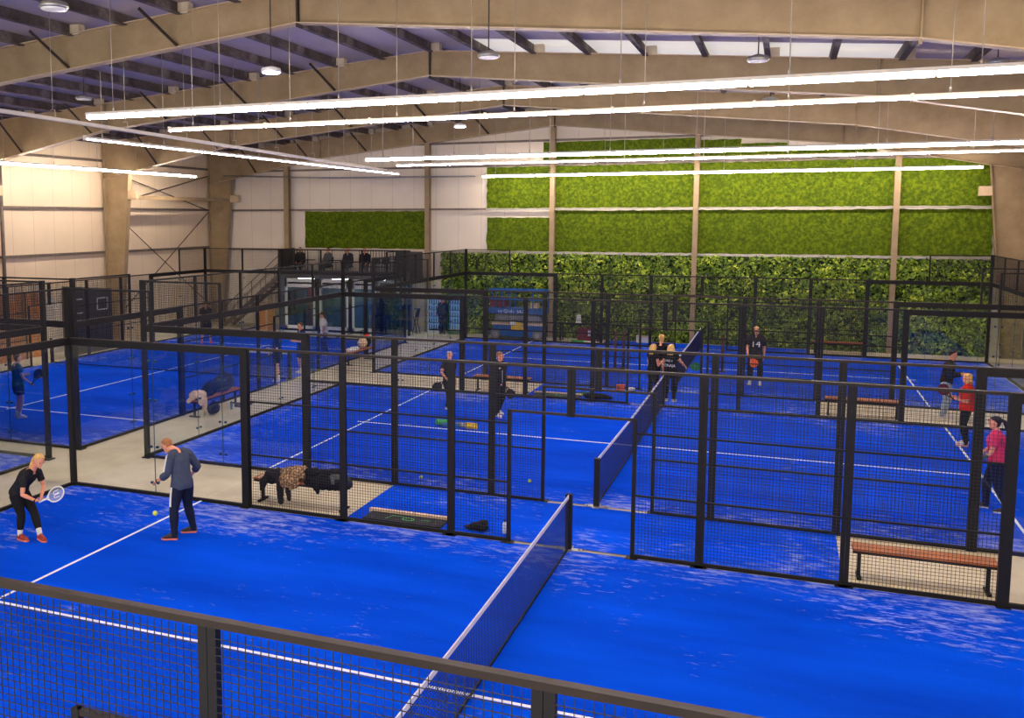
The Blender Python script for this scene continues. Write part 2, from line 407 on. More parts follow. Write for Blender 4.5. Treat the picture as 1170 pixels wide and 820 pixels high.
# portal frames
def soffit(dx):
    dx = abs(dx); return 9.3-.098*dx if dx < 11.4 else 9.3-.098*11.4-.185*(dx-11.4)
def topz(dx): return 9.96-.082*abs(dx)
frames = [(-2.4, 'cream steel portal frame over the viewing deck, in front of the nearest court'), (5.35, 'cream steel portal frame overhead crossing the middle of the nearest court'),
          (13.13, 'largest cream steel roof frame visible, crossing the top edge of the picture'), (20.85, 'second cream steel roof frame, just behind the daylit roof sheets'),
          (28.3, 'third cream steel roof frame, over the far court'), (36.2, 'cream steel gable frame against the back wall above the green wall')]
for y, lab in frames:
    t = thing('portal_frame', lab, 'steel frame', (XC, y, 0), 'steel portal frames')
    xs = [-17.72, -11.4, 0, 11.4, 17.72]
    b = MB()
    for a, c in zip(xs[:-1], xs[1:]):
        b.prism([(XC+a, y-.012, soffit(a)), (XC+c, y-.012, soffit(c)), (XC+c, y-.012, topz(c)), (XC+a, y-.012, topz(a))], 0, (0, .024, 0))
    part('rafter_web', b, M['beam'], t)
    b = MB()
    for a, c in zip(xs[:-1], xs[1:]):
        b.prism([(XC+a, y-.13, soffit(a)-.022), (XC+c, y-.13, soffit(c)-.022), (XC+c, y-.13, soffit(c)), (XC+a, y-.13, soffit(a))], 0, (0, .26, 0))
        b.prism([(XC+a, y-.13, topz(a)), (XC+c, y-.13, topz(c)), (XC+c, y-.13, topz(c)+.02), (XC+a, y-.13, topz(a)+.02)], 0, (0, .26, 0))
    part('rafter_flange', b, M['beamlight'], t)
    for dx in (-11.4, 0, 11.4):
        b = MB(); b.box(XC+dx-.018, y-.12, soffit(dx)-.10, XC+dx+.018, y+.12, topz(dx)+.02); part('splice_plate', b, M['beam' if dx else 'brace'], t)
    for sd in (-1, 1):   # tapered columns
        xo = XL+.12 if sd < 0 else XR-.12
        w0, w1 = .62, 1.32; zt = soffit(16.4)
        b = MB(); b.prism([(xo, y-.012, 0), (xo-sd*w0, y-.012, 0), (xo-sd*w1, y-.012, zt), (xo, y-.012, soffit(17.73))], 0, (0, .024, 0))
        b.prism([(xo-sd*w0, y-.13, 0), (xo-sd*(w0+.03), y-.13, 0), (xo-sd*(w1+.03), y-.13, zt), (xo-sd*w1, y-.13, zt)], 0, (0, .26, 0))
        b.box(min(xo, xo-sd*.03), y-.13, 0, max(xo, xo-sd*.03), y+.13, topz(17.3))
        b.box(min(xo, xo-sd*w1), y-.12, zt-.07, max(xo, xo-sd*w1), y+.12, zt-.03)
        c = part('column', b, M['beam'], t)
        b = MB(); xi = xo-sd*(w0+(w1-w0)*6.3/7.27)
        b.box(min(xi, xi-sd*.45), y-.1, 6.1, max(xi, xi-sd*.45), y+.1, 6.45)
        part('corbel_bracket', b, M['beamlight'], t)
    for dx in range(-15, 0, 3):
        if dx == 0: continue
        s = 1 if dx > 0 else -1
        b = MB(); b.bar((XC+dx-.45, y-.75, topz(dx)+.02), (XC+dx, y-.03, soffit(dx)+.03), .06, .05)
        part('fly_brace', b, M['brace'], t)
    for x in PX[::2]:
        b = MB(); b.box(x+.04, y-.1, roof_z(x)-.25, x+.3, y+.1, roof_z(x)-.02); part('purlin_cleat', b, M['cleat'], t)
# rails of the walls
def girt_back(z, x0, x1, m): 
    b = MB(); b.box(x0, YB-.24, z-.045, x1, YB-.15, z+.045)
    return b
for z, x0, x1, m, lab in [(3.76, XL+.1, -19.2, 'girt', 'dark horizontal wall rail on the back wall left of the upper deck'), (3.76, -12.4, XR-.1, 'girtlight', 'pale horizontal wall rail between the moss panels and the ivy'),
                     (5.7, XL+.1, -9.62, 'girt', 'dark horizontal wall rail above the small moss panel'), (5.68, -9.6, XR-.1, 'girtlight', 'pale horizontal wall rail crossing the big moss wall'),
                     (7.62, XL+1.5, XR-.1, 'girt', 'upper grey wall rail behind the hanging lights'), (8.68, -13.5, .7, 'girt', 'topmost grey wall rail under the gable')]:
    solo('wall_rail', girt_back(z, x0, x1, m), M[m], lab, 'rail', (x0, YB, z))
for z, lab in [(3.85, 'dark horizontal rail low on the left wall'), (5.72, 'dark horizontal rail at mid height of the left wall'), (7.75, 'dark horizontal rail high on the left wall')]:
    b = MB(); b.box(XL+.01, YF, z-.05, XL+.12, YB, z+.05); solo('wall_rail', b, M['girt'], lab, 'rail', (XL, YF, z))
# wind posts on the back wall
for x, w, lab in [(-19.79, .26, 'beige wall post between the corner column and the small moss panel'), (-12.4, .22, 'beige wall post at the right end of the upper deck'), (-6.54, .2, 'beige wall post left of the middle of the ivy wall, beside the blue lift'),
                  (-.48, .2, 'beige wall post in front of the ivy wall, behind the centre net'), (6.95, .2, 'beige wall post furthest right on the ivy wall')]:
    b = MB(); zt = soffit(x-XC)-.02
    b.box(x-w/2, YB-.40, 0, x+w/2, YB-.385, zt); b.box(x-.01, YB-.385, 0, x+.01, YB-.15, zt); b.box(x-w/2, YB-.15, 0, x+w/2, YB-.135, zt)
    solo('wall_post', b, M['beam'], lab, 'post', (x, YB-.3, 0))
# bracing on the left wall
b = MB()
for p, q in [((XL+.2, 28.6, 5.6), (XL+.2, 35.9, .9)), ((XL+.2, 28.6, .9), (XL+.2, 35.9, 5.6)), ((XL+.2, 28.6, 7.3), (XL+.2, 35.9, 5.7)), ((XL+.2, 28.6, 5.9), (XL+.2, 35.9, 7.4))]:
    b.tube([p, q], .022, 6)
solo('cross_brace', b, M['brace'], 'thin crossed steel rods bracing the left wall between two columns', 'brace', (XL+.2, 32, 0))
b = MB(); b.tube([(XL+.22, 22.4, 7.9), (XL+.22, 22.4, .0)], .07, 10); b.tube([(XL+.22, 22.05, 8.2), (XL+.22, 22.4, 7.9)], .07, 10)
solo('downpipe', b, M['girt'], 'dark vertical pipe running down the left wall', 'pipe', (XL+.22, 22.4, 0))
b = MB(); b.bar((XL+1.2, 28.3, 6.2), (XL+1.2, 36.1, 6.2), .12, .16)
solo('tie_beam', b, M['beam'], 'beige horizontal beam linking the two left columns', 'beam', (XL+1.2, 32, 6.2))

# moss panels and ivy on the back wall
def slab(name, rects, z_of_top, m, lab, cat, y=YB-.02, th=.06, jag=.03):
    b = MB()
    for x0, x1, z0, z1 in rects:
        nx, nz = max(2, int((x1-x0)/.2)), max(2, int((z1-z0)/.2)); vs = []; fs = []
        for j in range(nz+1):
            for i in range(nx+1):
                x = x0+(x1-x0)*i/nx; z = z0+(z1-z0)*j/nz
                if i in (0, nx): x += random.uniform(-jag, jag)
                if j in (0, nz): z += random.uniform(-jag, jag)*.6
                vs.append((x, y-th-noise.noise(V((x*2.2, z*2.2, 3)))*.03-random.random()*.012, z))
        for j in range(nz):
            for i in range(nx): a = j*(nx+1)+i; fs.append((a, a+1, a+nx+2, a+nx+1))
        b.add(vs, fs, True)
        b.box(x0+.03, y-th+.02, z0+.03, x1-.03, y, z1-.03)
    return solo(name, b, m, lab, cat, ((rects[0][0]+rects[0][1])/2, y, rects[0][2]))
slab('moss_panel', [(-18.92, -12.56, 3.86, 5.62)], 0, M['moss'], 'small rectangular green moss panel above the people on the upper deck', 'moss wall')
slab('moss_panel', [(-9.6, -6.7, 3.82, 5.32)], 0, M['moss'], 'moss panel under a bare cream strip, above the blue lift', 'moss wall')
slab('moss_panel', [(-6.7, 10.25, 3.82, 5.62)], 0, M['moss'], 'long bright green moss panel directly above the ivy wall', 'moss wall')
slab('moss_panel', [(-9.6, 10.25, 5.74, 7.56)], 0, M['moss'], 'large green moss panel behind the lowest hanging light', 'moss wall')
b = []
slab('moss_panel', [(-7.0, -.6, 7.68, 8.6), (-.6, 1.2, 7.68, 8.5), (1.2, 3.0, 7.68, 8.3), (3.0, 4.8, 7.68, 8.12), (4.8, 6.2, 7.68, 7.95)], 0, M['moss'], 'narrow green moss strip under the gable above the hanging lights', 'moss wall')
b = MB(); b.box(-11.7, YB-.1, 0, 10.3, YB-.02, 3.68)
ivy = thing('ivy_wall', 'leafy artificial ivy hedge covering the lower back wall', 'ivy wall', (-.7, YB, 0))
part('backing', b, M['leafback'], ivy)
def leaves(mname, cols, n, seed, dep):
    m, nt, bb = base_mat(mname); N = nt.nodes.new; L = nt.links.new
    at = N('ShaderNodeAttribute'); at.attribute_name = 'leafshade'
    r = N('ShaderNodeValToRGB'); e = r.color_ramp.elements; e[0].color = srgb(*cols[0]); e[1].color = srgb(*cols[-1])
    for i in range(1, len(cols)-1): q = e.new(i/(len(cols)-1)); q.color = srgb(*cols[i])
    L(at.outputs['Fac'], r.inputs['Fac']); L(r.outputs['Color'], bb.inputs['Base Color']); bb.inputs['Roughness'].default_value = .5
    rnd = random.Random(seed); vs = []; fs = []; sh = []
    for i in range(n):
        x = rnd.uniform(-11.75, 10.3); z = rnd.uniform(.03, 3.72)
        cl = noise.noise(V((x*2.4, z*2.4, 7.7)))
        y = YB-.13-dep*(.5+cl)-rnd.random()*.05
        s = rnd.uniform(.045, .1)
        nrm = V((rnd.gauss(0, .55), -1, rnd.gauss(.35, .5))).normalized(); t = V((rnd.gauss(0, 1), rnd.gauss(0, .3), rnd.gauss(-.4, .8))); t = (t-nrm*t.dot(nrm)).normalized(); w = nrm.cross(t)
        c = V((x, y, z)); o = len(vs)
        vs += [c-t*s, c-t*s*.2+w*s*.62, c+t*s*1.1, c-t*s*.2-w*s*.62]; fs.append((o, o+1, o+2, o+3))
        v = min(1, max(0, .45+rnd.gauss(0, .24)+cl*.25)); sh += [v]*4  # tone includes depth shading: leaves set further back are painted darker
    me = bpy.data.meshes.new('leaves'); me.from_pydata([tuple(v-V((-.7, YB, 0))) for v in vs], [], fs); a = me.attributes.new('leafshade', 'FLOAT', 'POINT'); a.data.foreach_set('value', sh)
    me.materials.append(m)
    return me
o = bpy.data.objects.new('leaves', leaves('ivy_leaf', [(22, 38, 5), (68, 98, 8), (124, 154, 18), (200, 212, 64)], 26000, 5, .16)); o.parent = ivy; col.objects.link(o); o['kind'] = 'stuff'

# ------------------------------------------------------------------ courts
ZT = .015
def grid_turf(x0, x1, y0, y1, lab, sandf, name='court_turf'):
    st = .5; nx, ny = max(1, round((x1-x0)/st)), max(1, round((y1-y0)/st)); vs = []; fs = []; sd = []
    cx, cy = (x0+x1)/2, (y0+y1)/2
    for j in range(ny+1):
        for i in range(nx+1):
            x, y = x0+(x1-x0)*i/nx, y0+(y1-y0)*j/ny; vs.append((x-cx, y-cy, ZT)); sd.append(sandf(x, y))
    for j in range(ny):
        for i in range(nx): a = j*(nx+1)+i; fs.append((a, a+1, a+nx+2, a+nx+1))
    me = bpy.data.meshes.new(name); me.from_pydata(vs, [], fs); a = me.attributes.new('sand', 'FLOAT', 'POINT'); a.data.foreach_set('value', sd)
    me.materials.append(M['turf']); o = bpy.data.objects.new(name, me); o.location = (cx, cy, 0); col.objects.link(o)
    return tag(o, lab, 'turf')

def wires(mb, T, a0, a1, z0, z1, off, pitch=.05, w=.0046):
    """woven panel from local a0..a1 along the run"""
    n = int(round((a1-a0)/pitch))
    for i in range(1, n):
        a = a0+(a1-a0)*i/n; mb.bar(T(a, off, z0), T(a, off, z1), w, w)
    n = int(round((z1-z0)/pitch))
    for i in range(1, n):
        z = z0+(z1-z0)*i/n; mb.bar(T(a0, off+.005, z), T(a1, off+.005, z), w, w)

def mesh_fence(T, where, half=6.0, openings=True, cells=None):
    """the woven-wire middle stretch of one long side, T(a, off, z) with a = -6..6 along it"""
    base = T(0, 0, 0)
    t = thing('mesh_fence', 'black wire fence '+where, 'fence', base, 'wire mesh fences')
    def post(a, z0, z1, w, d=.06, off=0, name='post'):
        b = MB(); b.bar(T(a, off, z0), T(a, off, z1), w, d, T(1, 0, 0)-T(0, 0, 0)); 
        if z0 < .1: b.frame_box(T(a, off-.05, .012), (T(1, 0, 0)-T(0, 0, 0))*.09, (T(0, 1, 0)-T(0, 0, 0))*.09, (0, 0, .008))
        part(name, b, M['black'], t)
    ax = T(1, 0, 0)-T(0, 0, 0)
    for s in (-1, 1):
        post(s*5.97, 0, H1+.02, .12, .14, 0)
        for a in (4, 2):
            for q in (-.032, .032): post(s*a+q, 0, H1+.015, .055)
        post(s*1, 0, HL+.02, .055)
    for q in (-.032, .032): post(q, HL-.03, H1+.015, .055)
    b = MB()
    for s0, s1 in ((-6, 6),): b.bar(T(s0, 0, H1), T(s1, 0, H1), .06, .045)
    part('top_rail', b, M['topsteel'], t)
    b = MB()
    b.bar(T(-1, 0, HL), T(1, 0, HL), .045, .04); part('lintel_rail', b, M['topsteel'], t)
    for z in (.03, 1.0, 1.98):
        for s in (-1, 1):
            b = MB(); b.bar(T(s*1, 0, z), T(s*6, 0, z), .035, .06 if z < .1 else .028); part('rail', b, M['black'], t)
    for a0, a1 in ((-5.9, -4.06), (-3.94, -2.06), (2.06, 3.94), (4.06, 5.9)):
        b = MB(); wires(b, T, a0, a1, .05, H1-.03, .03); part('wire_mesh', b, M['wire'], t)
    for s in (-1, 1):
        a0, a1 = sorted((s*1.03, s*1.94)); b = MB(); wires(b, T, a0, a1, .05, H1-.03, .03)
        a0, a1 = sorted((s*.06, s*1.03)); wires(b, T, a0, a1, HL+.02, H1-.03, .03)
        part('wire_mesh', b, M['wire'], t)
    return t

def glass_wall(T, a0, a1, tall, where, seams, endwall=False):
    """glass panes with steel head rail; `tall` lists stretches that carry a wire panel above"""
    t = thing('glass_wall', 'glass wall '+where, 'glass wall', T((a0+a1)/2, 0, 0), 'glass walls')
    ed = [a0]+seams+[a1]
    for p, q in zip(ed[:-1], ed[1:]):
        b = MB(); mid = T((p+q)/2, 0, (H1-.1)/2+.06); ax = (T(1, 0, 0)-T(0, 0, 0)); ay = (T(0, 1, 0)-T(0, 0, 0))
        b.frame_box(mid, ax*((q-p)/2-.006), ay*.006, (0, 0, (H1-.16)/2)); g = part('glass_pane', b, M['glass'], t)
    b = MB()
    for sm in seams:
        b.bar(T(sm, 0, .06), T(sm, 0, H1-.1), .010, .014, ay)
        for z in (.25, .95, 1.85, 2.6):
            for q in (-.07, .07): b.frame_box(T(sm+q, -.012, z), ax*.022, ay*.02, (0, 0, .022))
    part('pane_joint', b, M['seam'], t)
    b = MB(); b.bar(T(a0, 0, H1-.06), T(a1, 0, H1-.06), .06, .13); part('head_rail', b, M['black'], t)
    b = MB(); b.bar(T(a0, 0, H1+.012), T(a1, 0, H1+.012), .07, .02); part('rail_cap', b, M['topsteel'], t)
    b = MB(); b.bar(T(a0, 0, .03), T(a1, 0, .03), .06, .06); part('floor_channel', b, M['black'], t)
    for p, q in tall:
        b = MB(); wires(b, T, p+.03, q-.03, H1+.03, H2-.03, .03); part('upper_wire_mesh', b, M['wire'], t)
        b = MB(); b.bar(T(p, 0, H2), T(q, 0, H2), .045, .035)
        for e in (p, q): b.bar(T(e, 0, H1), T(e, 0, H2+.01), .05, .05, ay)
        if q-p > 4:
            for i in range(1, 5): e = p+(q-p)*i/5; b.bar(T(e, 0, H1), T(e, 0, H2+.01), .07, .045, ay)
        part('upper_frame', b, M['black'], t)
    if endwall:
        for e in (a0, a1):
            b = MB(); b.bar(T(e, -.02, 0), T(e, -.02, H2+.03), .09, .1, ay); b.frame_box(T(e, -.05, .012), ax*.12, ay*.1, (0, 0, .01)); part('corner_post', b, M['black'], t)
    return t

def padel_net(T, where):
    t = thing('court_net', 'dark blue net '+where, 'net', T(0, 0, 0), 'court nets')
    sag = lambda y: .84+.045*(abs(y)/5)**1.5
    b = MB(); pts = [T(0, y, sag(y)) for y in [-4.92+9.84*i/16 for i in range(17)]]
    for p, q in zip(pts[:-1], pts[1:]): b.bar(p, q, .014, .062)
    part('top_band', b, M['tape'], t)
    b = MB(); n = 205
    for i in range(n+1):
        y = -4.9+9.8*i/n; b.bar(T(0, y, .05), T(0, y, sag(y)), .0045, .0045)
    for j in range(1, 18):
        z = .05+.79*j/18; b.bar(T(0, -4.9, z), T(0, 4.9, z), .0045, .0045)
    part('net_cord', b, M['net'], t)
    b = MB(); b.bar(T(0, -4.9, .04), T(0, 4.9, .04), .02, .03); part('bottom_cable', b, M['black'], t)
    for s in (-1, 1):
        b = MB(); b.bar(T(0, s*4.97, .02), T(0, s*4.97, .92), .09, .1, T(1, 0, 0)-T(0, 0, 0)); p = part('net_post', b, M['black'], t)
        b = MB(); a = T(1, 0, 0)-T(0, 0, 0); c = T(0, 1, 0)-T(0, 0, 0)
        b.frame_box(T(0, s*4.97, .02), a*.22, c*.06, (0, 0, .006)); b.frame_box(T(0, s*4.97, .026), a*.06, c*.14, (0, 0, .006))
        for e in (-.17, .17): b.lathe(T(e, s*4.97, .026), [(.02, 0), (.02, .018), (0.001, .02)], 6)
        part('base_plate', b, M['galv'], p)
    return t

def court(cx, cy, rot, names, sides, net=None):
    """20 x 10 m court; names describe near/far/left/right pieces in the labels"""
    A = V((1, 0, 0)) if not rot else V((0, 1, 0)); B = V((0, 1, 0)) if not rot else V((-1, 0, 0))
    O = V((cx, cy, 0))
    T = lambda a, b, z: O+A*a+B*b+V((0, 0, z))
    hx, hy = (10, 5) if not rot else (5, 10)
    def sandf(x, y):
        d = min(abs(x-(cx-hx)), abs(x-(cx+hx)), abs(y-(cy-hy)), abs(y-(cy+hy)))
        return max(0, 1-d/2.2)
    tf = grid_turf(cx-hx+.07, cx+hx-.07, cy-hy+.07, cy+hy-.07, names['turf'], sandf)
    def line(a0, b0, a1, b1, w=.05):
        b = MB(); b.bar(T(a0, b0, ZT+.003), T(a1, b1, ZT+.003), w, .004); part('court_line', b, M['line'], tf, 'white painted court line')
    for s in (-1, 1): line(s*6.95, -4.97, s*6.95, 4.97)
    line(-7.15, 0, 7.15, 0)
    for key in sides:
        if key in ('s-', 's+'):
            s = -1 if key == 's-' else 1; Ts = lambda a, o, z, s=s: T(a, s*(5+o), z)
            mesh_fence(Ts, names[key])
            for e in (-1, 1):
                if names.get('skip') and (key, e) in names['skip']: continue
                a0, a1 = (-10, -6) if e < 0 else (6, 10); tl = [(-10, -8)] if e < 0 else [(8, 10)]
                glass_wall(Ts, a0, a1, tl, names[key]+names['ends'][0 if e < 0 else 1], [e*8.0])
        if key in ('e-', 'e+'):
            s = -1 if key == 'e-' else 1; Te = lambda a, o, z, s=s: T(s*(10+o), a, z)
            glass_wall(Te, -5, 5, [(-5, 5)], names[key], [-3, -1, 1, 3], True)
    if net: padel_net(T, net)

YA, YBc, YE = 0, 12.33, 24.7
court(0, 5, False, dict(turf='blue artificial turf of the nearest court with white lines', **{
    's-': 'along the near side of the nearest court', 's+': 'along the far side of the nearest court',
    'e-': 'closing the left end of the nearest court, behind the woman in black', 'e+': 'closing the right end of the nearest court'}, ends=(', at its left corner', ', at its right corner')),
    ('s-', 's+', 'e-', 'e+'), 'across the nearest court, in the bottom foreground')
court(0, YBc+5, False, dict(turf='blue artificial turf of the middle court, under the two men in black', **{
    's-': 'along the near side of the middle court', 's+': 'along the far side of the middle court',
    'e-': 'closing the left end of the middle court, beside the bench with bags', 'e+': 'closing the right end of the middle court'}, ends=(', at its left corner', ', at its right corner')),
    ('s-', 's+', 'e-', 'e+'), 'across the middle court, in front of the three women')
court(0, YE+5, False, dict(turf='blue artificial turf of the far court in front of the ivy wall', **{
    's-': 'along the near side of the far court', 's+': 'along the far side of the far court by the ivy wall',
    'e-': 'closing the left end of the far court, before the glass office', 'e+': 'closing the right end of the far court'}, ends=(', at its left corner', ', at its right corner')),
    ('s-', 's+', 'e-', 'e+'), 'across the far court, right of the three women')
court(-16.9, 22.3, True, dict(turf='blue artificial turf of the left-hand court, turned lengthwise, with players in shorts', **{
    's-': 'along the right side of the left-hand court', 's+': 'along the left side of the left-hand court by the cream wall',
    'e-': 'closing the near end of the left-hand court', 'e+': 'closing the far end of the left-hand court below the upper deck'}, ends=(', at its near corner', ', at its far corner')),
    ('s-', 's+', 'e-', 'e+'), 'across the left-hand court, behind the tall glass')
# near left court: only its far corner shows
grid_turf(-21.9, -11.97, -8.6, 11.33, 'blue turf corner of the court at the left edge, behind the woman in black', lambda x, y: .9 if x > -14 or y > 9.5 else .2)
glass_wall(lambda a, o, z: V((-16.9+a, 11.4+o, z)), -5, 5, [(-5, 5)], 'closing the far end of the court at the left edge', [-3, -1, 1, 3], True)
glass_wall(lambda a, o, z: V((-11.9+o, 1.4+a, z)), 6, 10, [(8, 10)], 'side corner of the court at the left edge', [8])
# turf aisles through the net openings
for y0, y1, lab in [(10, YBc, 'blue turf strip joining the nearest and middle courts through their gateways'), (YBc+10, YE, 'blue turf strip joining the middle and far courts, under the three women'),
                    (YE+10, YB-.4, 'blue turf strip between the far court and the ivy wall'), (-3.2, 0, 'blue turf strip in front of the nearest court')]:
    grid_turf(-4, 4, y0+.04, y1-.04, lab, lambda x, y: .35, 'turf_strip')

# ------------------------------------------------------------------ hanging LED lines
def light_line(T, L, where, seg=2.4, cool=False, r=.042, hang=True):
    t = thing('linear_light', 'lit tube light, '+where, 'light', T(0, 0), 'hanging tube lights')
    n = max(1, round(L/seg)); ls = L/n
    b = MB(); b.bar(T(0, r+.012), T(L, r+.012), r*2+.05, .05); part('housing', b, M['conduit'], t)
    for i in range(n):
        b = MB(); b.tube([T(i*ls+.02, 0), T((i+1)*ls-.02, 0)], r, 6, smooth=False); part('light_tube', b, M['tubecool' if cool else 'tube'], t)
    for i in range(n+1):
        b = MB(); p = T(i*ls, .02); b.box(p.x-.022, p.y-.035, p.z-.055, p.x+.022, p.y+.035, p.z+.06); part('tube_joint', b, M['conduit'], t)
    if hang:
        i = 0
        while i*2.35+.6 < L:
            p = T(i*2.35+.6, .1); q = V((p.x, p.y, roof_z(p.x)-.05)); b = MB(); b.tube([p, q], .007, 5); b.lathe(p, [(.02, -.02), (.02, .04), (.005, .09)], 6)
            part('suspension_wire', b, M['wirelight'], t); i += 1
    return t
TL = [(-.2, 7.2, 'in front of the nearest court, above the viewing deck', False), (10.05, 7.2, 'the thickest and highest line in the picture', False), (12.6, 7.17, 'second line from the top, thin and bluish', True), (22.75, 7.12, 'third line from the top, ending at the moss wall', False),
      (25.3, 7.07, 'thin line just under the third one', True), (35.0, 7.1, 'lowest line, directly in front of the moss wall', False)]
for y, z, w, c in TL:
    light_line(lambda a, dz, y=y, z=z: V((-9.35+a, y, z+dz)), 18.9, w, cool=c, r=.045 if not c else .02)
light_line(lambda a, dz: V((-21.9, 12.8+a, 7.18+dz)), 18.9, 'at the far left over the lengthwise court, thick', r=.045)
light_line(lambda a, dz: V((-11.9, 12.9+a, 7.1+dz)), 18.7, 'running away beside the white cable tray', cool=True, r=.02)
t = thing('cable_tray', 'white cable tray hung above the left tube lights, running away to the back', 'cable tray', (-11.5, 8, 7.4))
p, q = V((-11.5, 8, 7.42)), V((-11.5, 29.3, 7.12))
b = MB(); b.bar(p, q, .1, .03); b.bar(p+V((.05, 0, .03)), q+V((.05, 0, .03)), .01, .06); b.bar(p+V((-.05, 0, .03)), q+V((-.05, 0, .03)), .01, .06); part('tray', b, M['conduit'], t)
for i in range(9):
    c = p.lerp(q, (i+.5)/9); b = MB(); b.tube([c, (c.x, c.y, c.z+.22), (c.x-.12, c.y, c.z+.22)], .012, 6); b.tube([(c.x-.06, c.y, c.z+.22), (c.x-.06, c.y, roof_z(c.x)-.05)], .007, 5); part('hanger', b, M['wirelight'], t)
b = MB(); b.tube([(-23.2, 36.0, 7.42), (-17.9, 36.0, 7.22), (-10.0, 36.0, 7.16)], .035, 8)
solo('conduit_pipe', b, M['galv'], 'thin metal conduit running along the back wall above the white panels', 'pipe', (-17, 36, 7.2))
# high bay lamps
def bay_lamp(loc, lit, lab):
    t = thing('bay_lamp', lab, 'lamp', loc); x, y, z = loc
    b = MB(); b.lathe((x, y, z), [(.02, .1), (.06, .09), (.19, .05), (.21, .0), (.2, -.03)], 18); part('lamp_body', b, M['galv' if not lit else 'white'], t)
    b = MB(); b.lathe((x, y, z), [(.18, -.032), (.18, -.045), (.001, -.05)], 18); part('lamp_lens', b, M['lampglow' if lit else 'white'], t)
    b = MB(); b.tube([(x, y, z+.1), (x, y, roof_z(x)-.04)], .012, 6); part('rod', b, M['brace'], t)
for x, y, z, l, lab in [(-7.0, 12.9, 8.33, True, 'lit round lamp on a rod, left of the big roof frame ridge'), (-13.6, 14.9, 8.33, False, 'unlit round lamp on a rod above the left end of the thick tube'), (-6.85, 6.5, 8.32, False, 'round white lamp at the top left corner of the picture'),
                        (-7.05, 25.2, 8.31, True, 'lit round lamp hanging below the second tube line'), (-2.25, 12.75, 8.31, False, 'unlit round lamp hanging before the second roof frame'), (2.42, 15.1, 8.31, False, 'unlit round lamp below the daylit roof sheets'),
                        (6.77, 17.3, 8.31, False, 'unlit round lamp near the right edge under the roof'), (2.53, 22.0, 8.31, False, 'small dark round lamp in front of the third roof frame')]:
    bay_lamp((x, y, z), l, lab)

# ------------------------------------------------------------------ people
def lerp(a, b, t): return a+(b-a)*t
def ring(c, lat, fwd, rx, ryf, ryb, n=16):
    out = []
    for k in range(n):
        t = 2*PI*k/n; sx, sy = math.cos(t), math.sin(t)
        out.append(c+lat*rx*sx+fwd*(ryf if sy > 0 else ryb)*sy)
    return out
TORSO = [(-.17, .135, .105), (-.06, .17, .125), (.04, .172, .125), (.2, .152, .112), (.36, .142, .105), (.55, .158, .115), (.72, .176, .122), (.84, .17, .11), (.93, .12, .085), (1.0, .062, .06)]
def spine(J):
    P, N = J['pelvis'], J['neck']; lp = (J['hipR']-J['hipL']).normalized(); ls = (J['shR']-J['shL']).normalized(); up = (N-P).normalized()
    return P, N, lp, ls, up
def torso(J, mb, s, inf, t0=-9, t1=9, fem=False, extra=None):
    P, N, lp, ls, up = spine(J); bend = J.get('bend', 0); R = []
    for t, rx, ry in TORSO:
        if t < t0-1e-6 or t > t1+1e-6: continue
        lat = lp.lerp(ls, max(0, min(1, t))).normalized(); f = up.cross(lat).normalized()
        if fem:
            rx *= {-.06: 1.04, .04: 1.06, .2: .95, .36: .86, .55: .86, .72: .9, .84: .88}.get(t, .95)
        c = P+(N-P)*t-f*bend*math.sin(PI*max(0, min(1, t)))
        fr = ry*(1.12 if fem and t in (.72, .55) else 1)
        R.append(ring(c, lat, f, rx*s+inf, fr*s+inf, ry*s+inf))
    mb.rings(R)
def limbs(J, mb, s, inf, arms=(0, 1), legs=(0, 1), fem=False, sides='LR'):
    k = .88 if fem else 1
    for sd in sides:
        if arms:
            A, E, W = J['sh'+sd], J['el'+sd], J['wr'+sd]
            prof = [(0, .062), (.18, .055), (.42, .047), (.5, .042), (.62, .044), (.85, .033), (1, .027)]
            pts, rr = [], []
            for t, r in prof:
                if t > arms[1]+.001: break
                pts.append(lerp(A, E, t*2) if t <= .5 else lerp(E, W, (t-.5)*2)); rr.append(r*s*k+inf)
            if arms[1] < 1 and prof[len(pts)-1][0] < arms[1]-.02:
                t = arms[1]; pts.append(lerp(A, E, t*2) if t <= .5 else lerp(E, W, (t-.5)*2)); rr.append(rr[-1])
            mb.limb(pts, rr) if inf < .001 else mb.tube([pts[0]-(pts[1]-pts[0]).normalized()*.03]+pts, [rr[0]*.8]+rr, 12)
        if legs:
            A, K, Z = J['hip'+sd], J['kn'+sd], J['an'+sd]
            prof = [(0, .094), (.12, .09), (.3, .075), (.46, .06), (.52, .056), (.62, .059), (.7, .056), (.88, .039), (1, .036)]
            kk = 1.03 if fem else 1; pts, rr = [], []
            for t, r in prof:
                if t > legs[1]+.001: break
                pts.append(lerp(A, K, t*2) if t <= .5 else lerp(K, Z, (t-.5)*2)); rr.append(r*s*kk+inf)
            if inf >= .001 and legs[1] >= 1: pts.append(Z-V((0, 0, .05*s))); rr.append(.046*s+inf*.5)
            mb.limb(pts, rr) if inf < .001 else mb.tube(pts, rr, 12)
HEADP = [(-.118, .028, .05, -.01), (-.105, .045, .068, .02), (-.075, .058, .082, .045), (-.03, .068, .092, .07), (.02, .074, .096, .088), (.06, .073, .092, .092), (.09, .058, .074, .078), (.112, .032, .042, .045)]
def head_frame(J):
    H = J['head']; up = J.get('hup') or ((H-J['neck']).normalized()*.55+V((0, 0, 1))*.45).normalized()
    f = J['look']; f = (f-up*f.dot(up)).normalized(); lat = f.cross(up).normalized()
    return H, up, f, lat
